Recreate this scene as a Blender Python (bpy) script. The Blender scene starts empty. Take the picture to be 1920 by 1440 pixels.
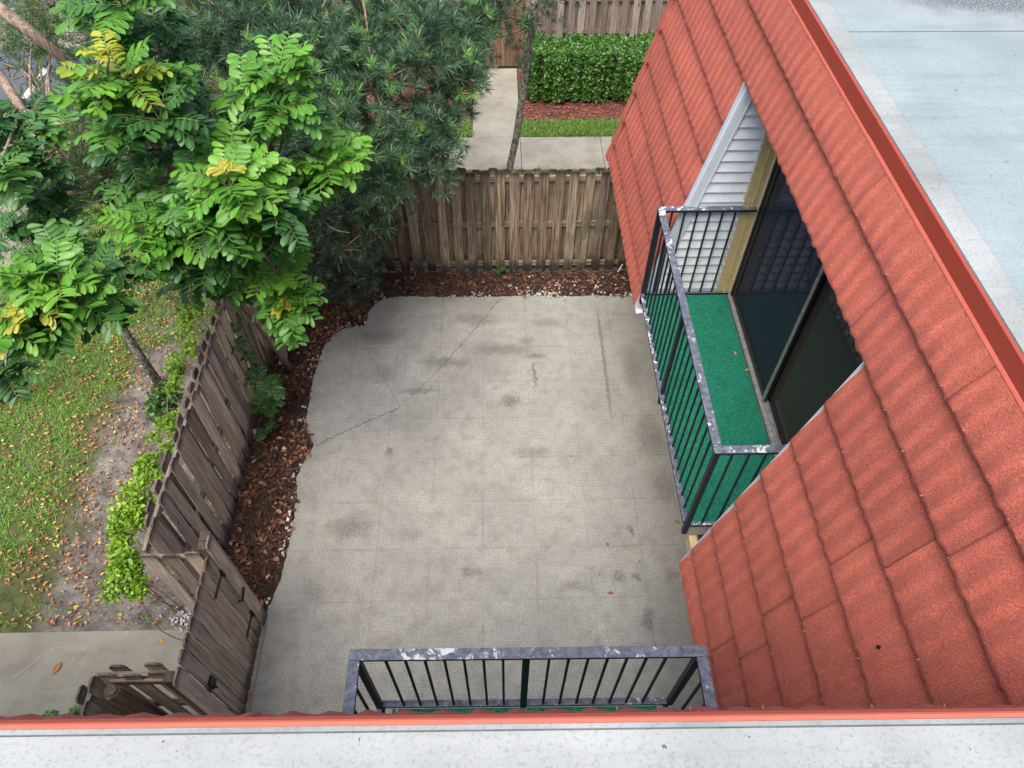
import bpy, math, random
import numpy as np
from mathutils import Vector, Matrix
random.seed(7); rng = np.random.default_rng(11)
scene = bpy.context.scene
COL = scene.collection
R = math.radians

# ------------------------------------------------------------ camera
H = 7.7
YAW, PITCH, ROLL, FPX = R(1.6), R(51.6), R(0.5), 1350.0
_f = Vector((math.sin(YAW)*math.cos(PITCH), math.cos(YAW)*math.cos(PITCH), -math.sin(PITCH)))
_r = Vector((math.cos(YAW), -math.sin(YAW), 0)); _u = _r.cross(_f)
RX = _r*math.cos(ROLL)+_u*math.sin(ROLL); UX = _u*math.cos(ROLL)-_r*math.sin(ROLL)
cd = bpy.data.cameras.new('camera'); cam = bpy.data.objects.new('camera', cd); COL.objects.link(cam)
cd.sensor_fit = 'HORIZONTAL'; cd.sensor_width = 36.0; cd.lens = FPX/1920*36.0
cd.clip_start = 0.05; cd.clip_end = 600
cam.matrix_world = Matrix(((RX.x, UX.x, -_f.x, 0), (RX.y, UX.y, -_f.y, 0), (RX.z, UX.z, -_f.z, H), (0, 0, 0, 1)))
scene.camera = cam
def ray(px, py): return RX*((px-960)/FPX)-UX*((py-720)/FPX)+_f
def at(px, py, z):                       # a point of the photograph at height z
    d = ray(px, py); return Vector((0, 0, H))+d*((H-z)/-d.z)
def dep(px, py, t): return Vector((0, 0, H))+ray(px, py)*t

# ------------------------------------------------------------ light
SUN_EL, SUN_AZ = R(67), R(206)           # azimuth from +Y clockwise
w = bpy.data.worlds.new('World'); scene.world = w; w.use_nodes = True
wn = w.node_tree; bg = wn.nodes['Background']
sky = wn.nodes.new('ShaderNodeTexSky'); sky.sky_type = 'NISHITA'; sky.sun_disc = False
sky.sun_elevation = SUN_EL; sky.sun_rotation = SUN_AZ; sky.air_density = 1.0; sky.dust_density = 4.0; sky.ozone_density = 0.6
wn.links.new(sky.outputs[0], bg.inputs[0]); bg.inputs[1].default_value = 0.12
sl = bpy.data.lights.new('sun', 'SUN'); sl.energy = 1.75; sl.angle = R(42); sl.color = (1, 0.965, 0.91)
so = bpy.data.objects.new('sun', sl); COL.objects.link(so)
sd = Vector((math.sin(SUN_AZ)*math.cos(SUN_EL), math.cos(SUN_AZ)*math.cos(SUN_EL), math.sin(SUN_EL)))
so.rotation_euler = sd.to_track_quat('Z', 'Y').to_euler(); so.location = (0, -6, 16)
scene.view_settings.view_transform = 'Standard'; scene.view_settings.look = 'None'
scene.view_settings.exposure = 1.17; scene.view_settings.gamma = 1.0
scene.render.engine = 'CYCLES'; scene.cycles.max_bounces = 8; scene.cycles.transparent_max_bounces = 12

# ------------------------------------------------------------ materials
class NT:
    def __init__(s, name, rough=0.9):
        s.m = bpy.data.materials.new(name); s.m.use_nodes = True; s.t = s.m.node_tree
        s.b = s.t.nodes['Principled BSDF']; s.out = s.t.nodes['Material Output']
        s.b.inputs['Roughness'].default_value = rough; s.b.inputs['Specular IOR Level'].default_value = 0.3
        s._o = None
    def n(s, ty, **k):
        q = s.t.nodes.new('ShaderNode'+ty)
        for a, v in k.items(): setattr(q, a, v)
        return q
    def l(s, a, b): s.t.links.new(a, b)
    def pos(s):
        if not s._o: s._o = s.n('NewGeometry').outputs['Position']
        return s._o
    def setin(s, q, i, v):
        if hasattr(v, 'is_output') or hasattr(v, 'links'): s.l(v, q.inputs[i])
        else: q.inputs[i].default_value = v
    def mapping(s, sc=(1, 1, 1), rot=(0, 0, 0), loc=(0, 0, 0), src=None):
        q = s.n('Mapping'); s.l(src or s.pos(), q.inputs[0]); q.inputs['Scale'].default_value = sc
        q.inputs['Rotation'].default_value = rot; q.inputs['Location'].default_value = loc; return q.outputs[0]
    def noise(s, scale, detail=4, rough=0.55, vec=None, dist=0, out=0):
        q = s.n('TexNoise'); s.l(vec or s.pos(), q.inputs['Vector']); q.inputs['Scale'].default_value = scale
        q.inputs['Detail'].default_value = detail; q.inputs['Roughness'].default_value = rough
        q.inputs['Distortion'].default_value = dist; return q.outputs[out]
    def ramp(s, fac, stops, interp='LINEAR'):
        q = s.n('ValToRGB'); s.setin(q, 0, fac); cr = q.color_ramp; cr.interpolation = interp
        while len(cr.elements) < len(stops): cr.elements.new(0.5)
        for e, (p, c) in zip(cr.elements, stops):
            e.position = p; e.color = (c, c, c, 1) if isinstance(c, (int, float)) else (*c, 1)
        return q.outputs[0]
    def math(s, op, a, b=0.0, c=0.0, clamp=False):
        q = s.n('Math', operation=op, use_clamp=clamp); s.setin(q, 0, a); s.setin(q, 1, b)
        if op in ('MULTIPLY_ADD', 'SMOOTH_MIN', 'COMPARE'): s.setin(q, 2, c)
        return q.outputs[0]
    def mix(s, fac, a, b, mode='MIX'):
        q = s.n('Mix', data_type='RGBA', blend_type=mode); q.clamp_factor = True
        s.setin(q, 0, fac)
        for i, v in ((6, a), (7, b)):
            s.setin(q, i, (*v, 1) if isinstance(v, tuple) and len(v) == 3 else v)
        return q.outputs[2]
    def attr(s, name, o='Color'): q = s.n('Attribute', attribute_name=name); return q.outputs[o]
    def smooth(s, v, lo, hi):
        q = s.n('MapRange', interpolation_type='SMOOTHSTEP'); s.setin(q, 0, v); q.inputs[1].default_value = lo; q.inputs[2].default_value = hi
        return q.outputs[0]
    def sep(s, v=None): q = s.n('SeparateXYZ'); s.l(v or s.pos(), q.inputs[0]); return q.outputs
    def comb(s, x, y, z): q = s.n('CombineXYZ'); s.setin(q, 0, x); s.setin(q, 1, y); s.setin(q, 2, z); return q.outputs[0]
    def col(s, c): s.setin(s.b, 'Base Color', (*c, 1) if isinstance(c, tuple) else c); return s
    def bump(s, h, strength=0.4, dist=0.01):
        q = s.n('Bump'); s.l(h, q.inputs['Height']); q.inputs['Strength'].default_value = strength
        q.inputs['Distance'].default_value = dist; s.l(q.outputs[0], s.b.inputs['Normal']); return s

def mat_plain(name, c, rough=0.6, metal=0.0, var=0.12, scale=30):
    t = NT(name, rough); n = t.noise(scale, 5)
    t.col(t.mix(t.ramp(n, [(0.3, 0), (0.7, 1)]), tuple(x*(1-var) for x in c), tuple(min(1, x*(1+var)) for x in c)))
    t.b.inputs['Metallic'].default_value = metal; return t.m

def mat_patio():
    t = NT('patio_concrete', 0.9); p = t.sep()
    big = t.noise(1.3, 6, 0.62); mid = t.noise(5.5, 6, 0.65); fine = t.noise(70, 4, 0.7); grit = t.noise(105, 3, 0.75)
    c = t.mix(t.ramp(big, [(0.34, 0), (0.66, 1)]), (0.290, 0.289, 0.264), (0.395, 0.391, 0.356))
    c = t.mix(t.math('MULTIPLY', t.ramp(mid, [(0.47, 0), (0.66, 1)]), 0.46), c, (0.19, 0.183, 0.165))
    warm = t.math('MULTIPLY', t.smooth(p[0], 1.55, 2.1), 0.35); c = t.mix(warm, c, (0.40, 0.34, 0.25))
    c = t.mix(t.math('MULTIPLY', t.ramp(grit, [(0.40, 1), (0.47, 0)]), 0.62), c, (0.13, 0.13, 0.12))
    c = t.mix(t.math('MULTIPLY', t.ramp(t.noise(38, 4, .75), [(0.5, 0), (0.58, 1)]), 0.34), c, (0.15, 0.145, 0.13))
    c = t.mix(t.math('MULTIPLY', t.ramp(t.noise(150, 2, .6), [(0.56, 0), (0.64, 1)]), 0.45), c, (0.52, 0.51, 0.46))
    # pressed dimple pattern: rows of small pits
    sc = 2*math.pi/0.0225
    dx = t.math('SINE', t.math('MULTIPLY', t.math('ADD', p[0], t.math('MULTIPLY', fine, 0.012)), sc))
    dy = t.math('SINE', t.math('MULTIPLY', t.math('ADD', p[1], t.math('MULTIPLY', t.noise(50, 2), 0.012)), sc))
    pit = t.ramp(t.math('MULTIPLY', t.math('MULTIPLY_ADD', dx, 0.5, 0.5), t.math('MULTIPLY_ADD', dy, 0.5, 0.5)), [(0.45, 0), (0.7, 1)])
    pit = t.math('MULTIPLY', pit, t.ramp(t.noise(9, 3), [(0.35, 0.35), (0.60, 1)]))
    c = t.mix(t.math('MULTIPLY', pit, 0.75), c, (0.10, 0.10, 0.09))
    # tooled joints every two feet
    wob = t.math('MULTIPLY', t.math('SUBTRACT', t.noise(6, 2), 0.5), 0.008)
    jm = None
    for ax, off, per in ((0, -0.215, 0.61), (1, 3.075, 0.617)):
        v = t.math('ADD', t.math('SUBTRACT', p[ax], off-per*40), wob)
        f = t.math('PINGPONG', v, per/2)
        k = t.smooth(f, 0.012, 0.003)
        jm = k if jm is None else t.math('MAXIMUM', jm, k)
    jm = t.math('MULTIPLY', jm, t.ramp(t.noise(1.7, 4), [(0.40, 0.10), (0.62, 1)]))
    c = t.mix(t.math('MULTIPLY', jm, 0.30), c, (0.12, 0.115, 0.10))
    # old stains, each with a place and shape of its own
    warp = t.noise(7, 5, 0.65, out=1)
    wq = t.n('VectorMath', operation='MULTIPLY_ADD'); t.l(warp, wq.inputs[0]); wq.inputs[1].default_value = (0.22, 0.22, 0)
    t.l(t.pos(), wq.inputs[2]); wp = wq.outputs[0]
    S = [(1.58, 2.80, .085, .17, .75), (0.15, 5.80, .17, .13, .5), (0.50, 6.60, .16, .07, .6), (0.38, 6.90, .14, .1, .3), (-1.80, 3.98, .34, .16, .42),
         (-1.1, 3.9, .2, .12, .25), (-0.37, 3.40, .13, .08, .4), (1.85, 6.36, .2, .45, .3), (-0.75, 6.5, .42, .12, .4), (0.05, 6.72, .5, .13, .4),
         (1.31, 3.32, .1, .1, .4), (1.52, 3.88, .05, .06, .6), (1.94, 5.19, .22, .45, .35), (2.0, 4.5, .18, .3, .3), (-1.41, 5.05, .06, .07, .5),
         (-1.7, 7.0, .28, .18, .32), (0.85, 3.2, .25, .1, .3), (0.48, 6.25, .03, .3, .5), (-1.1, 6.0, .35, .05, .35), (0.4, 5.0, .3, .12, .3), (-2.1, 3.2, .2, .14, .25),
         (1.52, 3.30, .05, .07, .55), (-0.3, 7.3, .5, .12, .3), (0.7, 7.25, .3, .1, .25), (0.95, 2.4, .3, .2, .2), (-1.6, 6.3, .2, .2, .28), (1.9, 3.3, .1, .12, .3)]
    acc = None
    for x, y, rx, ry, a in S:
        v = t.n('VectorMath', operation='SUBTRACT'); t.l(wp, v.inputs[0]); v.inputs[1].default_value = (x+.11, y+.11, 0)
        v2 = t.n('VectorMath', operation='MULTIPLY'); t.l(v.outputs[0], v2.inputs[0]); v2.inputs[1].default_value = (1/rx, 1/ry, 0)
        ln = t.n('VectorMath', operation='LENGTH'); t.l(v2.outputs[0], ln.inputs[0])
        k = t.math('MULTIPLY', t.smooth(ln.outputs['Value'], 1.2, 0.25), min(.95, a*1.8))
        acc = k if acc is None else t.math('MAXIMUM', acc, k)
    acc = t.math('MULTIPLY', acc, t.ramp(t.noise(34, 5, .8), [(0.38, 0.30), (0.58, 1)]))
    c = t.mix(acc, c, (0.105, 0.10, 0.088))
    # rusty dark drip line
    d = t.math('ABSOLUTE', t.math('ADD', t.math('SUBTRACT', p[0], 1.47), t.math('MULTIPLY', t.math('SUBTRACT', t.noise(22, 4), .5), .07)))
    d = t.math('MULTIPLY', t.smooth(d, 0.035, 0.004), t.math('MULTIPLY', t.smooth(p[1], 5.25, 5.9), t.smooth(p[1], 7.7, 7.2)))
    d = t.math('MULTIPLY', d, t.ramp(t.noise(60, 2), [(0.35, .2), (.6, 1)]))
    c = t.mix(t.math('MULTIPLY', d, 0.75), c, (0.085, 0.06, 0.045))
    t.col(c); t.bump(t.math('SUBTRACT', t.math('MULTIPLY', grit, 0.6), t.math('ADD', pit, t.math('MULTIPLY', jm, 2))), 0.5, 0.003); return t.m

def mat_walk():
    t = NT('walkway_concrete', 0.9)
    c = t.mix(t.ramp(t.noise(1.5, 6, .65), [(0.35, 0), (0.65, 1)]), (0.20, 0.187, 0.148), (0.315, 0.298, 0.245))
    st = t.noise(1, 5, .65, vec=t.mapping((1.2, 6, 1)))
    c = t.mix(t.math('MULTIPLY', t.ramp(st, [(0.52, 0), (0.75, 1)]), .5), c, (0.17, 0.16, 0.135))
    c = t.mix(t.math('MULTIPLY', t.ramp(t.noise(160, 2), [(0.4, 1), (0.6, 0)]), .18), c, (0.16, 0.15, 0.13))
    t.col(c); t.bump(t.noise(120, 3), 0.3, 0.003); return t.m

def mat_roofred():
    t = NT('stone_coated_red', 0.95)
    g = t.noise(150, 3, .7); m = t.noise(7, 5, .6)
    c = t.mix(t.ramp(g, [(0.36, 0), (0.64, 1)]), (0.29, 0.060, 0.040), (0.58, 0.172, 0.118))
    c = t.mix(t.math('MULTIPLY', t.ramp(m, [(0.40, 0), (0.68, 1)]), .35), c, (0.25, 0.062, 0.052))
    c = t.mix(1.0, c, t.attr('Col'), 'MULTIPLY')
    t.col(c); t.bump(g, 0.55, 0.004); return t.m

def mat_wood(name, a, b, horiz=None, green=0.0, st=.55):
    t = NT(name, 0.92)
    rnd = t.attr('rnd', 'Fac'); off = t.comb(t.math('MULTIPLY', rnd, 7.3), t.math('MULTIPLY', rnd, 3.1), t.math('MULTIPLY', rnd, 11.7))
    ad = t.n('VectorMath', operation='ADD'); t.l(t.pos(), ad.inputs[0]); t.l(off, ad.inputs[1]); v = ad.outputs[0]
    sc = {None: (30, 30, 1.3), 'x': (1.3, 30, 30), 'y': (30, 1.3, 30)}[horiz]
    sc2 = {None: (95, 95, 2.4), 'x': (2.4, 95, 95), 'y': (95, 2.4, 95)}[horiz]
    g = t.noise(1, 6, .6, vec=t.mapping(sc, src=v), dist=.8); g2 = t.noise(1, 3, .6, vec=t.mapping(sc2, src=v))
    c = t.mix(t.ramp(g, [(0.34, 0), (0.64, 1)]), a, b)
    c = t.mix(t.math('MULTIPLY', t.ramp(g2, [(0.51, 0), (0.62, 1)]), st), c, tuple(x*.30 for x in a))
    c = t.mix(t.math('MULTIPLY', t.ramp(g2, [(0.30, 1), (0.42, 0)]), .35), c, tuple(min(1, x*1.35) for x in b))
    kn = t.n('TexVoronoi'); t.l(t.mapping((5, 5, 1.6) if horiz is None else (2, 2, 5), src=v), kn.inputs[0]); kn.inputs['Scale'].default_value = 1
    c = t.mix(t.math('MULTIPLY', t.smooth(kn.outputs[0], .10, .04), .7), c, tuple(x*.25 for x in a))
    if green: c = t.mix(t.math('MULTIPLY', t.ramp(t.noise(2.1, 4, .6), [(0.5, 0), (0.66, 1)]), green), c, (0.115, 0.125, 0.06))
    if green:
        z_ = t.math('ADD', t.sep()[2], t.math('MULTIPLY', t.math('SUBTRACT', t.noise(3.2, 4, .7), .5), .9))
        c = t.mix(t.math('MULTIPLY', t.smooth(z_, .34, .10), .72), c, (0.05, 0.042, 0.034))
    c = t.mix(1.0, c, t.attr('Col'), 'MULTIPLY')
    t.col(c); t.bump(t.math('ADD', g, g2), 0.6, 0.006); return t.m

def mat_leaf(name, trans=0.35, rough=0.45, vein=True):
    t = NT(name, rough); c = t.attr('Col')
    if vein:
        uv = t.n('UVMap'); s = t.sep(uv.outputs[0])
        a = t.math('ABSOLUTE', t.math('SUBTRACT', s[0], 0.5))
        c = t.mix(t.math('MULTIPLY', t.smooth(a, 0.07, 0.02), .6), c, t.mix(.5, c, (0.40, 0.52, 0.16)))
        rib = t.math('SINE', t.math('MULTIPLY', t.math('SUBTRACT', s[1], t.math('MULTIPLY', a, .5)), 48))
        c = t.mix(t.math('MULTIPLY', t.ramp(rib, [(0.7, 0), (1, 1)]), .18), c, t.mix(.5, c, (0.3, 0.45, 0.12)))
    t.col(c); t.b.inputs['Specular IOR Level'].default_value = 0.5
    if trans:
        tr = t.n('BsdfTranslucent'); t.l(t.mix(1, c, (0.9, 1.0, 0.5), 'MULTIPLY'), tr.inputs[0])
        mx = t.n('MixShader'); mx.inputs[0].default_value = trans; t.l(t.b.outputs[0], mx.inputs[1]); t.l(tr.outputs[0], mx.inputs[2]); t.l(mx.outputs[0], t.out.inputs[0])
    return t.m

def mat_attr(name, rough=0.9):
    t = NT(name, rough); n = t.noise(80, 3)
    t.col(t.mix(1.0, t.attr('Col'), t.ramp(n, [(0.3, .75), (0.7, 1.15)]), 'MULTIPLY')); return t.m

def mat_rail():
    t = NT('slate_paint_peeling', 0.55)
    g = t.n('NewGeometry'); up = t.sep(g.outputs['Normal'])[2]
    n = t.noise(16, 6, .72, dist=.6); lo = t.noise(1.9, 2)
    m = t.smooth(t.math('ADD', n, t.math('MULTIPLY', t.math('SUBTRACT', lo, .5), .55)), 0.585, 0.62)
    m = t.math('MULTIPLY', m, t.smooth(up, 0.4, 0.8))
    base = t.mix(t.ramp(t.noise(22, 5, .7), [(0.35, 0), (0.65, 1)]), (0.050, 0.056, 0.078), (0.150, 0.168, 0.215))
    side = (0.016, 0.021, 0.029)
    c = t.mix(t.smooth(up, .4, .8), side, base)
    c = t.mix(m, c, (0.53, 0.54, 0.55)); t.col(c)
    t.bump(m, -.5, .002); return t.m

def mat_carpet():
    t = NT('green_turf_carpet', 0.98); n = t.noise(95, 4, .8); m = t.noise(9, 5)
    c = t.mix(t.ramp(n, [(0.36, 0), (0.66, 1)]), (0.003, 0.060, 0.038), (0.022, 0.30, 0.18))
    c = t.mix(t.math('MULTIPLY', t.ramp(m, [(.5, 0), (.72, 1)]), .35), c, (0.006, 0.075, 0.045))
    c = t.mix(t.math('MULTIPLY', t.ramp(t.noise(14, 5, .7), [(.68, 0), (.72, 1)]), .5), c, (0.12, 0.13, 0.04))
    t.col(c); t.bump(n, .8, .012); return t.m

def mat_flat(name, a, b, gravel=False):
    t = NT(name, 0.85); p = t.sep()
    c = t.mix(t.ramp(t.noise(1.1, 6, .6), [(0.35, 0), (0.65, 1)]), a, b)
    st = t.noise(1, 6, .68, vec=t.mapping((0.9, 9, 1)))
    c = t.mix(t.math('MULTIPLY', t.ramp(st, [(0.5, 0), (0.78, 1)]), .42), c, tuple(x*.55 for x in a))
    c = t.mix(t.math('MULTIPLY', t.ramp(t.noise(90, 3, .6), [(0.36, 1), (0.46, 0)]), .28), c, tuple(x*.45 for x in a))
    sp = t.noise(42, 3, .6); c = t.mix(t.ramp(sp, [(0.70, 0), (0.73, 1)]), c, tuple(x*.3 for x in a))
    h = t.noise(60, 3)
    if gravel:
        k = t.math('ADD', t.math('MULTIPLY', p[0], .45), t.math('MULTIPLY', p[1], 1.0))
        k = t.math('ADD', k, t.math('MULTIPLY', t.math('SUBTRACT', t.noise(2.6, 5, .6), .5), .9))
        m = t.smooth(k, 6.12, 6.4); gr = t.noise(85, 3, .8)
        pk = t.math('MULTIPLY', t.math('MULTIPLY', t.smooth(k, 5.8, 6.2), t.smooth(k, 7.4, 6.7)), .55)
        c = t.mix(t.math('MULTIPLY', pk, .5), c, (0.30, 0.26, 0.27))
        c = t.mix(t.math('MULTIPLY', m, t.ramp(gr, [(.49, 1), (.54, 0)])), c, (0.07, 0.075, 0.085))
    else:
        k = t.math('ADD', p[1], t.math('MULTIPLY', t.math('SUBTRACT', t.noise(5, 4), .5), .2))
        m = t.math('MULTIPLY', t.smooth(k, 0.42, 0.36), t.math('MULTIPLY', t.smooth(p[0], .25, .5), t.smooth(p[0], 1.3, 1.0)))
        c = t.mix(t.math('MULTIPLY', m, t.ramp(t.noise(60, 3, .8), [(.46, 1), (.5, 0)])), c, (0.20, 0.21, 0.21))
    t.col(c); t.bump(h, .35, .004); return t.m

def mat_ground():
    t = NT('soil_and_turf', 0.98); p = t.sep()
    sand = t.mix(t.ramp(t.noise(5, 6, .7), [(0.35, 0), (0.65, 1)]), (0.085, 0.070, 0.062), (0.30, 0.275, 0.25))
    turf = t.mix(t.ramp(t.noise(9, 6, .7), [(0.35, 0), (0.68, 1)]), (0.045, 0.065, 0.018), (0.15, 0.155, 0.055))
    k = t.math('ADD', t.math('ADD', p[0], t.math('MULTIPLY', t.math('SUBTRACT', p[1], 3.0), .02)), t.math('MULTIPLY', t.math('SUBTRACT', t.noise(1.4, 4, .6), .5), 1.1))
    m = t.smooth(k, -5.25, -4.85)
    m = t.math('MULTIPLY', m, t.smooth(p[1], 9.0, 8.0))
    c = t.mix(m, turf, sand)
    c = t.mix(t.math('MULTIPLY', t.ramp(t.noise(110, 3), [(.4, 1), (.6, 0)]), .4), c, (0.05, 0.04, 0.03))
    t.col(c); t.bump(t.noise(60, 4), .8, .02); return t.m

def mat_mulch(name, a, b):
    t = NT(name, 0.97); n = t.noise(55, 5, .75, vec=t.mapping((1, 2.2, 1), (0, 0, .6))); m = t.noise(2.4, 4)
    c = t.mix(t.ramp(n, [(0.34, 0), (0.66, 1)]), a, b)
    c = t.mix(t.math('MULTIPLY', t.ramp(m, [(.5, 0), (.66, 1)]), .6), c, (0.018, 0.014, 0.012))
    t.col(c); t.bump(n, 1, .03); return t.m

def mat_glass(name, haze, amount):
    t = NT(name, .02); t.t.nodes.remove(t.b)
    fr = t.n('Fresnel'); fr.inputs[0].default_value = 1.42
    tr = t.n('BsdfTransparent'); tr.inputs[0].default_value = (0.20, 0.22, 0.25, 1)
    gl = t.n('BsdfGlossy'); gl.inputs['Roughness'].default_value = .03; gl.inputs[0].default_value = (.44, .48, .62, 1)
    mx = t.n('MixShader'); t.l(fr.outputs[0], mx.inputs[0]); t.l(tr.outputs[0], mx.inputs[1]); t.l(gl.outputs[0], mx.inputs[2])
    df = t.n('BsdfDiffuse'); df.inputs[0].default_value = (*haze, 1); m2 = t.n('MixShader'); m2.inputs[0].default_value = amount  # diffuse haze: screen tint on one pane, painted reflection on the other
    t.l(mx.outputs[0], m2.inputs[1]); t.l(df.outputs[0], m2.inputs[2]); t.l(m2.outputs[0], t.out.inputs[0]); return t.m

M = dict(
    patio=mat_patio(), walk=mat_walk(), red=mat_roofred(), leaf=mat_leaf('broad_leaf', .30, .42), needle=mat_leaf('needle_leaf', .2, .5, False),
    small=mat_leaf('shrub_leaf', .25, .4), grass=mat_leaf('grass_blade', .3, .6, False), litter=mat_attr('dry_leaf', .8), chip=mat_attr('bark_chip', .95), stone=mat_attr('white_stone', .8),
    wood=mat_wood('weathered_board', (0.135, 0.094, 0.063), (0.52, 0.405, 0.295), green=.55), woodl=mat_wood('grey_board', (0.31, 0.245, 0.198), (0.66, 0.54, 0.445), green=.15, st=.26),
    woodx=mat_wood('rail_wood_x', (0.14, 0.11, 0.085), (0.42, 0.35, 0.28), 'x'), woody=mat_wood('rail_wood_y', (0.11, 0.088, 0.075), (0.36, 0.30, 0.25), 'y'),
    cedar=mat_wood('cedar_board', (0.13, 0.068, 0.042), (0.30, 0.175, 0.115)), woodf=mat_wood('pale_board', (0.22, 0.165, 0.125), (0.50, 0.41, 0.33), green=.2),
    bark=mat_wood('bark_brown', (0.15, 0.108, 0.08), (0.40, 0.30, 0.225)), rail=mat_rail(), carpet=mat_carpet(),
    blue=mat_flat('pale_blue_membrane', (0.205, 0.257, 0.266), (0.265, 0.325, 0.334), True), white=mat_flat('white_membrane', (0.27, 0.282, 0.277), (0.36, 0.373, 0.366)),
    flash=mat_flat('grey_coated_flashing', (0.20, 0.215, 0.21), (0.33, 0.35, 0.345)), ground=mat_ground(),
    mulch=mat_mulch('brown_mulch', (0.025, 0.017, 0.013), (0.12, 0.070, 0.048)), rmulch=mat_mulch('red_mulch', (0.06, 0.022, 0.016), (0.27, 0.10, 0.075)), glass=mat_glass('painted_reflection_glass', (.13, .115, .085), .30), screen=mat_glass('insect_screen_glass', (.052, .058, .076), .42),  # door glass: dim floor and carpet reflection put into a brown diffuse colour
    trim=mat_plain('red_painted_metal', (0.36, 0.060, 0.038), .42, 0, .05, 12), lip2=mat_plain('red_metal_lip', (0.44, 0.090, 0.058), .5, 0, .06, 12), lip=mat_plain('sky_lit_metal_lip', (0.50, 0.12, 0.078), .5, 0, .06, 12),  # lips and bead paler than the trim: sky light put into their colour
    siding=mat_plain('grey_white_vinyl', (0.66, 0.70, 0.74), .5, 0, .07, 14), channel=mat_plain('vinyl_channel', (0.50, 0.565, 0.61), .45, 0, .05, 10),
    cream=mat_plain('cream_board', (0.50, 0.40, 0.20), .6, 0, .14, 18), frame=mat_plain('bronze_door_frame', (0.018, 0.018, 0.021), .4, .3, .2, 30), alu=mat_plain('worn_aluminium', (0.30, 0.29, 0.27), .5, .4, .35, 30),
    stucco=mat_plain('stucco', (0.52, 0.46, 0.34), .95, 0, .1, 50), deck=mat_plain('deck_edge', (0.42, 0.39, 0.33), .9, 0, .2, 30), dark=mat_plain('dark_roof_board', (0.10, 0.095, 0.085), .9, 0, .1, 10),  # even dark colour for the boards behind the tiles
    room=mat_plain('room_wall', (0.33, 0.32, 0.30), .9, 0, .05, 3), roomf=mat_plain('room_carpet', (0.15, 0.14, 0.11), .95, 0, .3, 40), iron=mat_plain('black_iron', (0.012, 0.012, 0.013), .5, .3, .2, 40),
    screw=mat_plain('screw_head', (0.42, 0.22, 0.18), .4, .3, .1, 30), asphalt=mat_plain('asphalt', (0.085, 0.095, 0.115), .9, 0, .3, 60), paint=mat_plain('road_paint', (0.70, 0.70, 0.70), .7, 0, .1, 40),
    crack=mat_plain('crack_dirt_hedge_shade', (0.055, 0.05, 0.042), .95, 0, .3, 60), pale=mat_plain('pale_mineral', (0.29, 0.278, 0.235), .95, 0, .25, 30), seam=mat_plain('seam_grey', (0.10, 0.11, 0.12), .9, 0, .3, 30), grey=mat_plain('grey_plastic', (0.36, 0.36, 0.38), .5, 0, .1, 20), whitep=mat_plain('white_plastic', (0.72, 0.74, 0.76), .5, 0, .05, 20),
)
def mat_lichen():
    t = NT('lichen_bark', .95)
    c = t.mix(t.ramp(t.noise(26, 5, .7), [(0.42, 0), (0.58, 1)]), (0.10, 0.085, 0.07), (0.42, 0.41, 0.35))
    t.col(c); t.bump(t.noise(60, 3), .6, .01); return t.m
M['lichen'] = mat_lichen()

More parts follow.
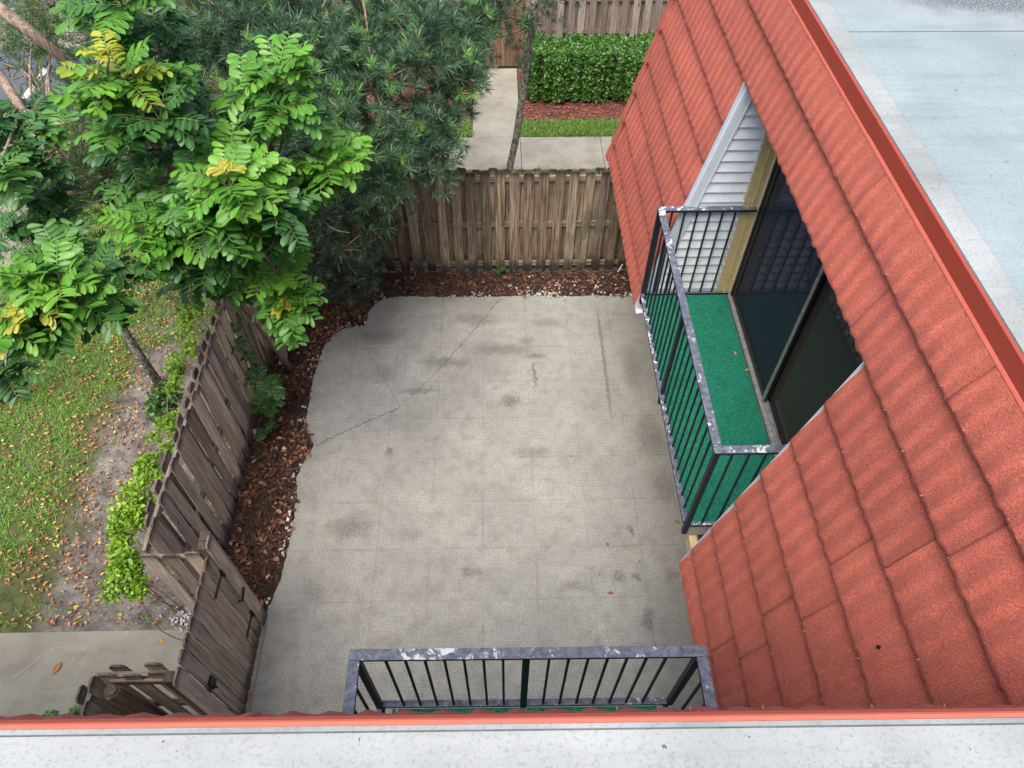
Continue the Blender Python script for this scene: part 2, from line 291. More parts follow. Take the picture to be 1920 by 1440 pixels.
# ------------------------------------------------------------ object helpers
def tag(o, label=None, cat=None, group=None, kind=None):
    for k, v in (('label', label), ('category', cat), ('group', group), ('kind', kind)):
        if v: o[k] = v
    return o
def empty(name, loc, label, cat, group=None):
    o = bpy.data.objects.new(name, None); COL.objects.link(o); o.location = loc; o.empty_display_size = .2
    return tag(o, label, cat, group)
class MB:                                   # collects faces, then links ONE mesh object
    def __init__(s): s.v = []; s.f = []; s.mi = []; s.c = []; s.r = []
    def add(s, vs, fs, col=(1, 1, 1), rnd=0.0, mi=0):
        b = len(s.v); s.v += [tuple(v) for v in vs]; s.f += [tuple(b+i for i in f) for f in fs]; s.mi += [mi]*len(fs)
        s.c += (col if isinstance(col, list) else [col]*len(vs)); s.r += [rnd]*len(vs)
    def box(s, x0, x1, y0, y1, z0, z1, col=(1, 1, 1), rnd=0.0, mi=0, T=None):
        v = [(x, y, z) for z in (z0, z1) for y in (y0, y1) for x in (x0, x1)]
        if T: v = [T(*p) for p in v]
        s.add(v, [(0, 2, 3, 1), (4, 5, 7, 6), (0, 1, 5, 4), (2, 6, 7, 3), (0, 4, 6, 2), (1, 3, 7, 5)], col, rnd, mi)
    def tube(s, pts, rad, n=8, col=(1, 1, 1), rnd=0.0, mi=0):
        pts = [Vector(p) for p in pts]; vs = []; m = len(pts)
        for i, p in enumerate(pts):
            d = (pts[min(i+1, m-1)]-pts[max(i-1, 0)]).normalized(); a = d.cross(Vector((.31, .17, .93)))
            a = a.normalized() if a.length > 1e-4 else Vector((1, 0, 0)); b = d.cross(a)
            for k in range(n):
                t = 2*math.pi*k/n; vs.append(p+(a*math.cos(t)+b*math.sin(t))*rad[i]*(1+.10*math.sin(3*t+i)))
        fs = [(i*n+k, i*n+(k+1) % n, (i+1)*n+(k+1) % n, (i+1)*n+k) for i in range(m-1) for k in range(n)]
        fs += [tuple(range(n))[::-1], tuple((m-1)*n+k for k in range(n))]
        s.add(vs, fs, col, rnd, mi)
    def build(s, name, mats, parent=None, bevel=0, smooth=False):
        me = bpy.data.meshes.new(name); o_loc = Vector((0, 0, 0))
        if parent is not None:
            q = parent
            while q is not None: o_loc = o_loc+q.location; q = q.parent
        me.from_pydata([(a-o_loc.x, b-o_loc.y, c-o_loc.z) for a, b, c in s.v], [], s.f)
        for m in (mats if isinstance(mats, list) else [mats]): me.materials.append(m)
        me.polygons.foreach_set('material_index', s.mi)
        ca = me.color_attributes.new('Col', 'FLOAT_COLOR', 'POINT'); ca.data.foreach_set('color', [x for c in s.c for x in (*c, 1)])
        ra = me.attributes.new('rnd', 'FLOAT', 'POINT'); ra.data.foreach_set('value', s.r)
        if smooth: me.polygons.foreach_set('use_smooth', [True]*len(me.polygons))
        o = bpy.data.objects.new(name, me); COL.objects.link(o); o.parent = parent
        if bevel:
            bv = o.modifiers.new('bevel', 'BEVEL'); bv.width = bevel; bv.segments = 2; bv.limit_method = 'ANGLE'; bv.angle_limit = R(40)
        return o
def scatter(name, tv, tf, tuv, pos, rot, scl, colr, m, parent=None, deform=None, smooth=False):
    """one mesh made of many small leaf / blade / chip shapes; rot (N,3,3), scl (N,3)"""
    tv = np.array(tv, float); N = len(pos); K = len(tv)
    V = tv[None]*scl[:, None, :]
    if deform is not None: V = deform(V, tv)
    V = np.einsum('nij,nkj->nki', rot, V)+pos[:, None, :]
    if parent is not None:
        l = np.zeros(3); q = parent
        while q is not None: l += np.array(q.location); q = q.parent
        V = V-l
    me = bpy.data.meshes.new(name); me.vertices.add(N*K); me.vertices.foreach_set('co', V.reshape(-1).astype(np.float32))
    lens = np.array([len(f) for f in tf]); flat = np.concatenate([np.array(f) for f in tf])
    li = (flat[None]+(np.arange(N)*K)[:, None]).reshape(-1); me.loops.add(len(li)); me.loops.foreach_set('vertex_index', li.astype(np.int32))
    tot = np.tile(lens, N); st = np.concatenate([[0], np.cumsum(tot)[:-1]]); me.polygons.add(len(tot)); me.polygons.foreach_set('loop_start', st.astype(np.int32))
    me.materials.append(m); me.update(calc_edges=True)
    ca = me.color_attributes.new('Col', 'FLOAT_COLOR', 'POINT')
    c4 = np.ones((N, K, 4), np.float32); c4[:, :, :3] = colr if colr.ndim == 3 else colr[:, None, :]; ca.data.foreach_set('color', c4.reshape(-1))
    if tuv is not None:
        uv = me.uv_layers.new(name='UVMap'); uv.data.foreach_set('uv', np.tile(np.array(tuv, np.float32)[flat], (N, 1)).reshape(-1))
    if smooth: me.polygons.foreach_set('use_smooth', np.ones(len(tot), bool))
    o = bpy.data.objects.new(name, me); COL.objects.link(o); o.parent = parent; return o
def basis(d, up=None, roll=None):            # rotations whose Y axis is d
    d = d/np.linalg.norm(d, axis=1, keepdims=True); N = len(d)
    up = np.tile([0., 0., 1.], (N, 1)) if up is None else up
    x = np.cross(d, up); nn = np.linalg.norm(x, axis=1, keepdims=True); x = np.where(nn > 1e-3, x/np.maximum(nn, 1e-6), [[1., 0, 0]]); z = np.cross(x, d)
    if roll is not None:
        c, s_ = np.cos(roll)[:, None], np.sin(roll)[:, None]; x, z = x*c+z*s_, z*c-x*s_
    return np.stack([x, d, z], axis=2)
def rand_dirs(n, zlo=-1, zhi=1):
    z = rng.uniform(zlo, zhi, n); a = rng.uniform(0, 2*np.pi, n); r = np.sqrt(1-z*z); return np.stack([r*np.cos(a), r*np.sin(a), z], 1)
def in_poly(P, poly):
    x, y = P[:, 0], P[:, 1]; ins = np.zeros(len(P), bool); n = len(poly)
    for i in range(n):
        x0, y0 = poly[i]; x1, y1 = poly[(i+1) % n]
        c = ((y0 > y) != (y1 > y)); xi = (x1-x0)*(y-y0)/((y1-y0) if y1 != y0 else 1e-9)+x0; ins ^= c & (x < xi)
    return ins
def vnoise(P, f, seed=0):                    # cheap smooth 2-D noise for clumping
    rs = np.random.default_rng(seed); out = np.zeros(len(P))
    for k in range(6):
        d = rs.normal(size=2); d /= np.linalg.norm(d); out += np.sin((P[:, :2]@d)*f*(1+.5*k*rs.random())+rs.uniform(0, 6.28))
    return out/6

# ------------------------------------------------------------ ground, patio, paths
g = MB()
g.add([(-150, -60, -.05), (150, -60, -.05), (150, 200, -.05), (-150, 200, -.05)], [(0, 1, 2, 3)])
tag(g.build('ground', M['ground']), kind='structure')

PATIO = [(-2.60, .9), (-2.60, 2.86), (-2.53, 3.08), (-2.47, 3.5), (-2.46, 3.92), (-2.47, 4.3), (-2.52, 4.7), (-2.38, 5.13), (-2.50, 5.4), (-2.55, 5.65), (-2.55, 6.0), (-2.53, 6.5),
         (-2.48, 6.85), (-2.38, 7.05), (-2.22, 7.18), (-2.05, 7.21), (-1.95, 7.21), (-1.93, 7.46), (-1.86, 7.64), (-1.73, 7.76), (-1.48, 7.82), (-.9, 7.79), (-.28, 7.78), (.4, 7.80), (.9, 7.77), (1.4, 7.79), (1.9, 7.76), (2.31, 7.76), (2.31, .9)]
def wiggle(poly, step=.05, amp=.012):
    out = []
    for i in range(len(poly)):
        a = Vector((*poly[i], 0)); b = Vector((*poly[(i+1) % len(poly)], 0)); n = max(1, int((b-a).length/step)) if a.y > 2.9 or b.y > 2.9 else 1
        for k in range(n):
            p = a.lerp(b, k/n); j = amp if (p.x < 2.2 and p.y > 2.95) else 0
            out.append((p.x+random.uniform(-j, j), p.y+random.uniform(-j, j)))
    return out
PW = wiggle(PATIO)
def slab(name, poly, z0, z1, m, bevel=0):
    b = MB(); n = len(poly)
    b.add([(x, y, z1) for x, y in poly]+[(x, y, z0) for x, y in poly], [tuple(range(n))[::-1]]+[(i, (i+1) % n, n+(i+1) % n, n+i) for i in range(n)])
    return b
pb = slab('patio', PW, -.12, 0, None)
me_o = pb.build('patio', M['patio']); tag(me_o, kind='structure')
import bmesh
bm = bmesh.new(); bm.from_mesh(me_o.data); bmesh.ops.recalc_face_normals(bm, faces=bm.faces); bmesh.ops.triangulate(bm, faces=[f for f in bm.faces if len(f.verts) > 4]); bm.to_mesh(me_o.data); bm.free()
# cracks lie as dirt-filled strips on the slab
ck = MB()
def crack(pts, w):
    P = [];
    for a, b in zip(pts[:-1], pts[1:]):
        a = Vector((*a, 0)); b = Vector((*b, 0)); n = max(2, int((b-a).length/.035))
        for k in range(n): P.append(a.lerp(b, k/n)+Vector((random.gauss(0, .008), random.gauss(0, .008), 0)))
    P.append(Vector((*pts[-1], 0))); vs = []
    for i, p in enumerate(P):
        d = (P[min(i+1, len(P)-1)]-P[max(0, i-1)]).normalized(); q = Vector((-d.y, d.x, 0))*w*random.uniform(.35, 1.1)
        vs += [(p+q).to_tuple(), (p-q).to_tuple()]
    ck.add([(x, y, .004) for x, y, z in vs], [(2*i, 2*i+1, 2*i+3, 2*i+2) for i in range(len(P)-1)])
crack([(-2.36, 5.13), (-2.14, 5.28), (-1.74, 5.5), (-1.35, 5.71)], .0055)
crack([(-1.35, 5.71), (-1.13, 5.98), (-.82, 6.39)], .0028)
crack([(-.82, 6.39), (-.58, 6.77), (-.3, 7.2), (.03, 7.74)], .005)
crack([(-1.94, 7.16), (-1.87, 6.75), (-1.64, 6.34), (-1.46, 5.99), (-1.32, 5.73)], .002)
tag(ck.build('patio_crack', M['crack']), kind='structure')

mk = MB(); pts_ = [at(x_, y_, 0) for x_, y_ in [(-20, 1305), (0, 1290), (30, 1268), (58, 1246), (80, 1228), (100, 1216), (118, 1213), (132, 1224), (140, 1240), (152, 1232), (166, 1212), (185, 1206)]]; vs = []
for i, p_ in enumerate(pts_):
    d_ = (pts_[min(i+1, len(pts_)-1)]-pts_[max(0, i-1)]).normalized(); q_ = Vector((-d_.y, d_.x, 0))*random.uniform(.004, .012); vs += [(p_+q_).to_tuple(), (p_-q_).to_tuple()]
mk.add([(x, y, 0.0) for x, y, z in vs], [(2*i, 2*i+1, 2*i+3, 2*i+2) for i in range(len(pts_)-1)])
tag(mk.build('mineral_stain', M['pale']), kind='structure')
def paving(name, x0, x1, y0, y1, joints_x=(), joints_y=(), m='walk', z=0.0):
    b = MB(); xs = [x0, *joints_x, x1]; ys = [y0, *joints_y, y1]
    for a, c in zip(xs[:-1], xs[1:]):
        for d, e in zip(ys[:-1], ys[1:]): b.box(a+.004, c-.004, d+.004, e-.004, -.10, z)
    return tag(b.build(name, M[m], bevel=.004), kind='structure')
paving('walkway_near', -12, -2.66, 1.9, 2.81, [-10.2, -8.4, -6.6], z=-.004)
paving('walkway_far', -16, 9, 11.0, 12.02, [-14.3, -12.8, -11.3, -9.8, -8.3, -6.8, -5.3, -3.8, -2.3, -.8, .45, 1.95, 3.5, 5, 6.5, 8], z=-.01)
paving('path_to_gate', -.45, .45, 12.024, 14.55, [], [13.4], z=-.013)
paving('driveway_strip', -8.8, -7.45, 8.6, 10.99, [], [9.8], z=-.015)
b = MB(); b.box(-40, -8.2, 12.7, 60, -.10, -.03); tag(b.build('road', M['asphalt']), kind='structure')
b = MB(); b.box(-9.42, -9.30, 13.4, 14.75, -.03, -.026); tag(b.build('parking_line', M['paint']), kind='structure')
paving('parking_strip', -22, -8.3, 15.5, 17.4, [-18, -14, -11], [], z=-.012)
b = MB(); b.box(-8.2, -8.05, 12.7, 40, -.10, .06); tag(b.build('kerb', M['walk'], bevel=.02), kind='structure')
b = MB(); b.box(-2.600, -2.535, 1.0, 2.86, 0, .025); tag(b.build('concrete_sill', M['walk'], bevel=.01), kind='structure')

def sheet(name, x0, x1, y0, y1, z, amp, m, step=.08, hole=None):
    nx = max(2, int((x1-x0)/step)); ny = max(2, int((y1-y0)/step))
    X, Y = np.meshgrid(np.linspace(x0, x1, nx), np.linspace(y0, y1, ny)); P = np.stack([X.ravel(), Y.ravel()], 1)
    Z = z+amp*(vnoise(P, 7, 3)+.6*vnoise(P, 19, 5))+rng.normal(0, amp*.15, len(P))
    b = MB(); b.add([(x, y, q) for (x, y), q in zip(P, Z)], [(j*nx+i, j*nx+i+1, (j+1)*nx+i+1, (j+1)*nx+i) for j in range(ny-1) for i in range(nx-1)])
    return tag(b.build(name, m, smooth=True), kind='structure')
sheet('mulch_bed', -3.24, -2.3, 2.9, 8.36, -.022, .016, M['mulch']); sheet('mulch_bed', -2.28, 2.3, 7.0, 8.36, -.022, .012, M['mulch'])
sheet('mulch_bed', .47, 6, 12.62, 14.5, -.02, .012, M['rmulch']); sheet('mulch_bed', -7, -.47, 12.62, 14.5, -.02, .012, M['rmulch'])

# ------------------------------------------------------------ fences
DOG = .028
def board(b, o, ax, nrm, wdt, h, th, z0=0.0, tilt=0.0, dark=True, tone=None):
    """vertical board: o = middle of the foot, ax = unit vector along the fence, nrm = outward"""
    t = tone if tone is not None else random.uniform(.58, 1.30); wm = random.uniform(-.05, .05)
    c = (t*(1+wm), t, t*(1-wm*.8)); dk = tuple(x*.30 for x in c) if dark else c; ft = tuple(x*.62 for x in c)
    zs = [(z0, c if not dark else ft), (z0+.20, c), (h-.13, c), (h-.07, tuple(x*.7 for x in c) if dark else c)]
    vs = []; cs = []; lean = random.uniform(-.006, .006)
    for side in (0, 1):
        for z, cc in zs:
            for s_ in (-1, 1):
                p = o+ax*(s_*wdt/2+tilt*(z-z0))+nrm*(th*side+lean*z); vs.append((p.x, p.y, z)); cs.append(cc)
        for s_, z in ((-1, h-DOG), (1, h-DOG), (1, h), (-1, h)):
            ww = wdt/2 if z < h-.001 else wdt/2-DOG
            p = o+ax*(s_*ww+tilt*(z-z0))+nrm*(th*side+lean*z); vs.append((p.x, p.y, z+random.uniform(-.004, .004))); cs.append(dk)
    fs = []
    for side in (0, 12):
        q = [(0, 1, 3, 2), (2, 3, 5, 4), (4, 5, 7, 6), (6, 7, 9, 8), (8, 9, 10, 11)]
        for f in q: fs.append(tuple(side+i for i in (f if side else f[::-1])))
    for a, c2 in ((0, 2), (2, 4), (4, 6), (6, 8), (8, 11)): fs.append((a, c2, c2+12, a+12))
    for a, c2 in ((1, 3), (3, 5), (5, 7), (7, 9), (9, 10)): fs.append((c2, a, a+12, c2+12))
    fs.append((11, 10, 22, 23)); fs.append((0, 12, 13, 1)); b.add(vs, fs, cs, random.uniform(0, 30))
def fence(name, label, p0, p1, nrm, h, spacing, width, posts, mat='wood', railmat='woodx', rails=(.12, .88, 1.67), back=True, tiltamp=.004, jit=.008, back_off=.5, post_h=None, dark=True):
    p0 = Vector((*p0, 0)); p1 = Vector((*p1, 0)); nrm = Vector((*nrm, 0)); ax = (p1-p0).normalized(); L = (p1-p0).length
    root = empty(name, p0, label, 'fence')
    n = max(1, int(round(L/spacing)))
    for side in ((1, -1) if back else (1,)):
        b = MB()
        for k in range(n if side == 1 else n):
            s_ = (k+(.5 if side == 1 else .5+back_off))*L/n
            if s_ > L-width*.3: continue
            o = p0+ax*(s_+random.uniform(-jit, jit))+nrm*(side*.021+(0 if side == 1 else -.030))
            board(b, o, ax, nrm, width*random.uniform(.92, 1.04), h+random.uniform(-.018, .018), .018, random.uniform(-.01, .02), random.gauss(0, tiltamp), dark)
        b.build('board_panel', M[mat], root)
    for z in rails:
        b = MB(); a = p0; c = p1; q = nrm*.019
        v = [a-q, c-q, c+q, a+q]; t = random.uniform(.7, 1.0)
        b.add([(p.x, p.y, z-.042) for p in v]+[(p.x, p.y, z+.042) for p in v], [(0, 3, 2, 1), (4, 5, 6, 7), (0, 1, 5, 4), (1, 2, 6, 5), (2, 3, 7, 6), (3, 0, 4, 7)], (t, t, t), random.uniform(0, 9))
        b.build('rail', M[railmat], root)
    for s_ in posts:
        o = p0+ax*s_-nrm*.098; b = MB(); t = random.uniform(.45, .65); hh = post_h or h-.06; q = .043
        b.box(o.x-q, o.x+q, o.y-q, o.y+q, -.05, hh-.10, (t, t*.97, t*.93), 3.3); b.box(o.x-q, o.x+q, o.y-q, o.y+q, hh-.0995, hh, [(t, t*.97, t*.93)]*4+[(.16, .15, .15)]*4, 3.3); b.build('post', M['woodl'], root, bevel=.006)
    return root
fence('wooden_fence', 'weathered brown board fence at the back of the patio behind the mulch', (-3.22, 8.40), (2.45, 8.40), (0, -1), 1.80, .208, .135, [.1, 2.4, 4.7], jit=.012, tiltamp=.005)
lf = fence('wooden_fence', 'grey-brown board fence running along the left side of the patio beside the lawn', (-3.205, 2.90), (-3.205, 8.36), (1, 0), 1.78, .202, .134, [.95, 2.4, 3.9, 5.3], mat='woodl', railmat='woody', tiltamp=.017, jit=.018, back_off=.5)
fence('wooden_fence', 'short gapped fence return between the left fence and the patio gate', (-3.19, 2.845), (-2.66, 2.845), (0, -1), 1.80, .205, .135, [.58], mat='woodl', back=False, tiltamp=.01, post_h=1.9)
fence('wooden_fence', 'short blackened fence return below the patio gate, over the walkway edge', (-3.27, 1.83), (-2.62, 1.83), (0, -1), 1.80, .215, .135, [], mat='woodl', back=True, tiltamp=.01, back_off=.45, post_h=1.86)
fence('wooden_fence', 'dark side fence at the lower left corner beside the near roof edge', (-3.27, .75), (-3.27, 1.80), (1, 0), 1.78, .16, .135, [.45], mat='woodl', railmat='woody', tiltamp=.01)
fence('wooden_fence', 'pale board fence behind the clipped hedge across the walkway', (.76, 14.62), (7.0, 14.62), (0, -1), 1.80, .212, .135, [.2, 2.6, 5.0], mat='woodf', rails=(.72, 1.35), tiltamp=.003, dark=False)
fence('wooden_fence', 'brown board fence left of the far gate, behind the needle trees', (-7.0, 14.62), (-.72, 14.62), (0, -1), 1.80, .212, .135, [.3, 3.2, 6.1], mat='wood', rails=(.3, 1.35), tiltamp=.003)
# far gate of close reddish boards
fg = empty('wooden_gate', (0, 14.6, 0), 'reddish brown close-boarded gate at the end of the far path', 'gate')
b = MB()
for k in range(9): board(b, Vector((-.60+.142*k, 14.60, 0)), Vector((1, 0, 0)), Vector((0, -1, 0)), .136, 1.78, .018, .02, 0, False, random.uniform(.8, 1.1))
b.build('board_panel', M['cedar'], fg)
for z in (.3, 1.5):
    b = MB(); b.box(-.62, .56, 14.601, 14.64, z-.04, z+.04, (.8,)*3, 3); b.build('rail', M['woodx'], fg)
for x in (-.70, .66):
    b = MB(); b.box(x-.05, x+.05, 14.55, 14.65, -.05, 1.85, (.9,)*3, x+5); b.build('post', M['woodf'], fg, bevel=.005)
# patio gate
gt = empty('wooden_gate', (-2.6, 2.3, 0), 'grey close-boarded patio gate with black hinges on the left edge of the patio', 'gate')
b = MB(); ys = np.linspace(1.945, 2.745, 7)
for y in ys: board(b, Vector((-2.60, y, 0)), Vector((0, 1, 0)), Vector((1, 0, 0)), .118, 1.80+random.uniform(-.006, .006), .020, .03, 0, True, random.uniform(.68, 1.15))
b.build('board_panel', M['woodl'], gt)
for z in (.35, 1.0, 1.55):
    b = MB(); b.box(-2.640, -2.602, 1.89, 2.80, z-.042, z+.042, (.7,)*3, z); b.build('rail', M['woody'], gt)
for z in (1.42, .42):
    b = MB(); b.box(-2.578, -2.572, 2.56, 2.84, z-.018, z+.018); b.box(-2.578, -2.568, 2.80, 2.88, z-.07, z+.07); b.tube([(-2.566, 2.80, z-.06), (-2.566, 2.80, z+.06)], [.012, .012]); b.build('hinge', M['iron'], gt)
b = MB(); b.box(-2.578, -2.560, 1.90, 1.98, 1.0, 1.14); b.box(-2.575, -2.562, 1.80, 1.93, 1.055, 1.08); b.tube([(-2.57, 1.90, 1.06), (-2.52, 1.90, 1.06), (-2.52, 1.90, 1.16)], [.008, .008, .006]); b.build('latch', M['iron'], gt)
b = MB(); b.tube([(-2.575, 2.76, .86), (-2.54, 2.76, .86), (-2.54, 2.88, .90), (-2.575, 2.88, .90)], [.012, .013, .013, .012]); b.build('handle', M['iron'], gt)
# gate posts faced with boards
gp = empty('gate_post', (-2.6, 2.9, 0), 'broad weathered board post between the patio gate and the fence return', 'post')
b = MB(); b.box(-2.665, -2.575, 2.83, 2.92, -.05, 1.86, [(.75,)*3]*4+[(.15,)*3]*4, 2); b.build('post', M['woodl'], gp, bevel=.008)
b = MB(); board(b, Vector((-2.573, 2.885, 0)), Vector((0, 1, 0)), Vector((1, 0, 0)), .14, 1.92, .02, 0, 0, True, 1.15); b.build('facing_board', M['woodl'], gp)
gp = empty('gate_post', (-2.6, 1.8, 0), 'weathered board post at the lower end of the patio gate', 'post')
b = MB(); b.box(-2.665, -2.58, 1.72, 1.808, -.05, 1.84, [(.8,)*3]*4+[(.15,)*3]*4, 4); b.build('post', M['woodl'], gp, bevel=.008)
b = MB(); board(b, Vector((-2.578, 1.765, 0)), Vector((0, 1, 0)), Vector((1, 0, 0)), .15, 1.87, .02, 0, 0, True, 1.2); b.build('facing_board', M['woodl'], gp)
gp = empty('fence_post', (-3.08, 1.66, 0), 'dark round-topped post at the lower left fence corner', 'post')
b = MB(); b.tube([(-3.10, 1.70, -.05), (-3.10, 1.70, 1.70), (-3.10, 1.70, 1.745)], [.062, .060, .045], 14, [(.5, .48, .45)]*28+[(.2, .19, .18)]*14, 3); b.build('post_shaft', M['woodl'], gp)
b = MB(); b.box(-3.16, -2.72, 1.775, 1.805, 1.60, 1.68, (.6,)*3, 3); b.build('brace', M['woodx'], gp)

# ------------------------------------------------------------ the townhouse
house = empty('townhouse', (2.3, 1.0, 0), 'two-storey townhouse with red tile mansard roofs, flat pale roof and two balconies', 'house')
ZR = 5.53; ZE = 2.40; VE = .639; SL = .2096; ZT = 5.42
def prof(z, k=SL): return VE-k*(z-ZE)
TR = lambda u, v, z: (2.075-v, u, z)          # right wing: u runs along Y, outward is -X
TN = lambda u, v, z: (u, .512+v-.0085*u, z)            # near wing: u runs along X, outward is +Y
TG = lambda u, v, z: (u, 7.27+v, z)           # far gable end, outward is +Y
ROWS = [2.40, 2.63, 2.98, 3.35, 3.72, 4.09, 4.46, 4.83, 5.17, 5.416]
PER = .121; PANEL = 1.33
def wav(u):
    q = 2*math.pi*u/PER; return .5+.5*math.sin(q+.55*math.sin(q))*(.80+.20*math.sin(u*17.3+.6))
def mansard(label, T, u0, u1, opening, uend=None, k=SL, ustart=None):
    b = MB(); sc = MB()
    for i, (za, zb) in enumerate(zip(ROWS[:-1], ROWS[1:])):
        hid = opening and za < opening[2]-.01
        spans = [(u0, opening[0]), (opening[1], u1)] if hid else [(u0, u1)]
        joff = (i*.47 % 1.33)-.17*(i % 2)+1.59
        joff = {3: 1.59, 4: 1.415, 5: 1.585, 6: 1.40, 1: 1.61, 2: 1.44, 7: 2.62, 8: 3.2}.get(i, joff)
        for a, c in spans:
            n = int((c-a)/.0110); us = [a+(c-a)*q/n for q in range(n+1)]; vs = []; cs = []; zz = zb-za
            cols = [(0.0, -.012), (0.0, None), (.035, .0), (.10, 0), (.5, 0), (.85, 0), (1.0, 0)]
            for u in us:
                pj = (u-joff) % PANEL; pid = math.floor((u-joff)/PANEL)
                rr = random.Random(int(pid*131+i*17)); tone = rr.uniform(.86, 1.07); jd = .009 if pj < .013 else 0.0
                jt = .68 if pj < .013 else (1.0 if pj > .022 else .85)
                for f, o in cols:
                    w_ = wav(u+i*.013)
                    edge = .004*math.sin(u*23+i)+.003*math.sin(u*61)
                    lift = .042*(1-f)+.004
                    fl = (.5+.5*math.exp(-(((f-.45)/.5)**2))-(.38 if f < .04 else 0))*(.45 if za > 5.1 and f > .6 else 1)
                    amp = .021*fl
                    if o is not None and o < 0: v = .0
                    elif f == 0.0: v = lift-.008+w_*amp*.95
                    else: v = lift+w_*amp
                    z = za+zz*f-(.004*w_+edge if f == 0 else 0)+(.006 if o is not None and o < 0 else 0)
                    ue = min(u, uend(z)) if uend else (max(u, ustart(z)) if ustart else u)
                    vs.append(T(ue, prof(z, k)+v-jd, z)); t = tone*(.5 if (f == 0 and o is not None) else 1)*(jt if f > 0 else 1); cs.append((t, t, t))  # row undersides darkened: course shadow put into the tone
            K = len(cols); fs = [(q*K+j, q*K+j+1, (q+1)*K+j+1, (q+1)*K+j) for q in range(len(us)-1) for j in range(K-1)]
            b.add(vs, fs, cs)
            u = a+.10+random.uniform(0, .1)
            while u < c-.05:
                z = za+.022; lim = uend(z) if uend else 99
                if u < lim-.05:
                    p = Vector(T(u, prof(z, k)+.045+wav(u)*.014, z))
                    d = Vector(T(u, prof(z, k)+1, z))-Vector(T(u, prof(z, k), z)); d.normalize(); r_ = .0036
                    b.tube([p-d*.008, p+d*.002, p+d*.005], [r_, r_, r_*.4], 6, (.9, .9, .9), 0, 1)
                u += random.choice([.24, .36, .42, .30])
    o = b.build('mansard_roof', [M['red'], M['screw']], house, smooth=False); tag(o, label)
    for p_ in o.data.polygons: p_.use_smooth = True
    try:
        o.data.set_sharp_from_angle(angle=R(50))
    except Exception: pass
    return o
OPR = (2.385, 5.19, 4.83); OPN = (-.96, 1.27, 4.83)
uendR = lambda z: 7.9-.10*(z-2.4)
mansard('red tile mansard slope on the right around the balcony', TR, .50, 7.92, OPR, uendR)
mansard('red tile mansard slope under the near roof edge', TN, -7.0, 2.0, OPN, None, .2062)
mansard('red tile mansard slope on the far gable end', TG, 1.40, 8.0, None, None, .10, lambda z: 2.10-prof(z))
# rake caps that step up the far end of the right slope
rk = MB()
for i, (za, zb) in enumerate(zip(ROWS[:-1], ROWS[1:])):
    vs = []
    for z, up in ((za-.03, .062), (zb-.02, .040)):
        ue = uendR(z); v = prof(z)
        vs += [TR(ue-.15, v+up-.012, z), TR(ue-.02, v+up, z), TR(ue+.035, v+up-.03, z), TR(ue+.035, v-.06, z)]
    rk.add(vs, [(0, 1, 5, 4), (1, 2, 6, 5), (2, 3, 7, 6), (0, 3, 2, 1), (4, 5, 6, 7), (0, 4, 7, 3)], (random.uniform(.8, .98),)*3)
tag(rk.build('rake_cap', M['red'], house), 'stepped red cap tiles up the far edge')
d_ = ray(1650, 1213); k_ = (1.436+.2096*5.3-.03)/(d_.x/-d_.z+.2096); p_ = Vector((0, 0, H))+d_*(k_/-d_.z)
nk = MB(); nk.tube([p_+Vector((.01, 0, 0)), p_+Vector((-.012, 0, -.002)), p_+Vector((-.015, 0, -.002))], [.009, .010, .004], 7); nk.build('tile_nick', M['iron'], house)
# substrate behind tiles
def plane_box(T, u0, u1, z0, z1, th=.05, m='dark', name='roof_board', off=.012, k=SL):
    b = MB(); v0, v1 = prof(z0, k)-off, prof(z1, k)-off
    b.add([T(u0, v0, z0), T(u1, v0, z0), T(u1, v1, z1), T(u0, v1, z1), T(u0, v0-th, z0), T(u1, v0-th, z0), T(u1, v1-th, z1), T(u0, v1-th, z1)],
          [(0, 1, 2, 3), (7, 6, 5, 4), (0, 4, 5, 1), (1, 5, 6, 2), (2, 6, 7, 3), (3, 7, 4, 0)]); return b.build(name, M[m], house)
for T, (a, c, zt), u0, u1 in ((TR, OPR, .5, 7.5), (TN, OPN, -7, 2.0)):
    plane_box(T, u0, a-.01, ZE+.01, zt); plane_box(T, c+.01, u1, ZE+.01, zt); plane_box(T, u0, u1, zt+.02, 5.40)
plane_box(TG, 2.12, 8.0, ZE+.01, 5.40, k=.10)
# fascia metal: vertical face, lip and top flange
def fascia(T, u0, u1, label, lo):
    b = MB(); P = [(.004, 5.415), (.004, ZR+.002), (-.003, ZR+.007), (-.012, ZR+.004)]
    for k_ in range(int((u1-u0)/3)+1):
        a = u0+3*k_; c = min(u1, a+3.012); pr = .0015*(k_ % 2)
        vs = [T(u, v+pr, z+pr) for u in (a, c) for v, z in P]; n = len(P)
        b.add(vs, [(i, i+1, n+i+1, n+i) for i in range(n-1)])
    o = b.build('fascia', M['trim'], house); tag(o, label)
    b = MB(); P = [(.003, 5.436), (lo*.7, 5.427), (lo, 5.420), (lo, 5.410), (lo-.006, 5.408), (.003, 5.418)]; n = len(P)
    b.add([T(u, v, z) for u in (u0, u1) for v, z in P], [(i, i+1, n+i+1, n+i) for i in range(n-1)]); b.build('lip', M['lip' if lo < .02 else 'lip2'], o)
    b = MB()
    if lo < .02: return
    P = [(.0055, ZR-.012), (.0105, ZR-.004), (.0105, ZR+.005), (.004, ZR+.010), (-.007, ZR+.0105)]; n = len(P)
    b.add([T(u, v, z) for u in (u0, u1) for v, z in P], [(i, i+1, n+i+1, n+i) for i in range(n-1)]); b.build('top_bead', M['lip'], o)
fascia(TR, .53, 7.60, 'red metal fascia along the right roof edge', .014)
fascia(TN, -7.0, 2.075, 'coral metal fascia along the near roof edge', .047)
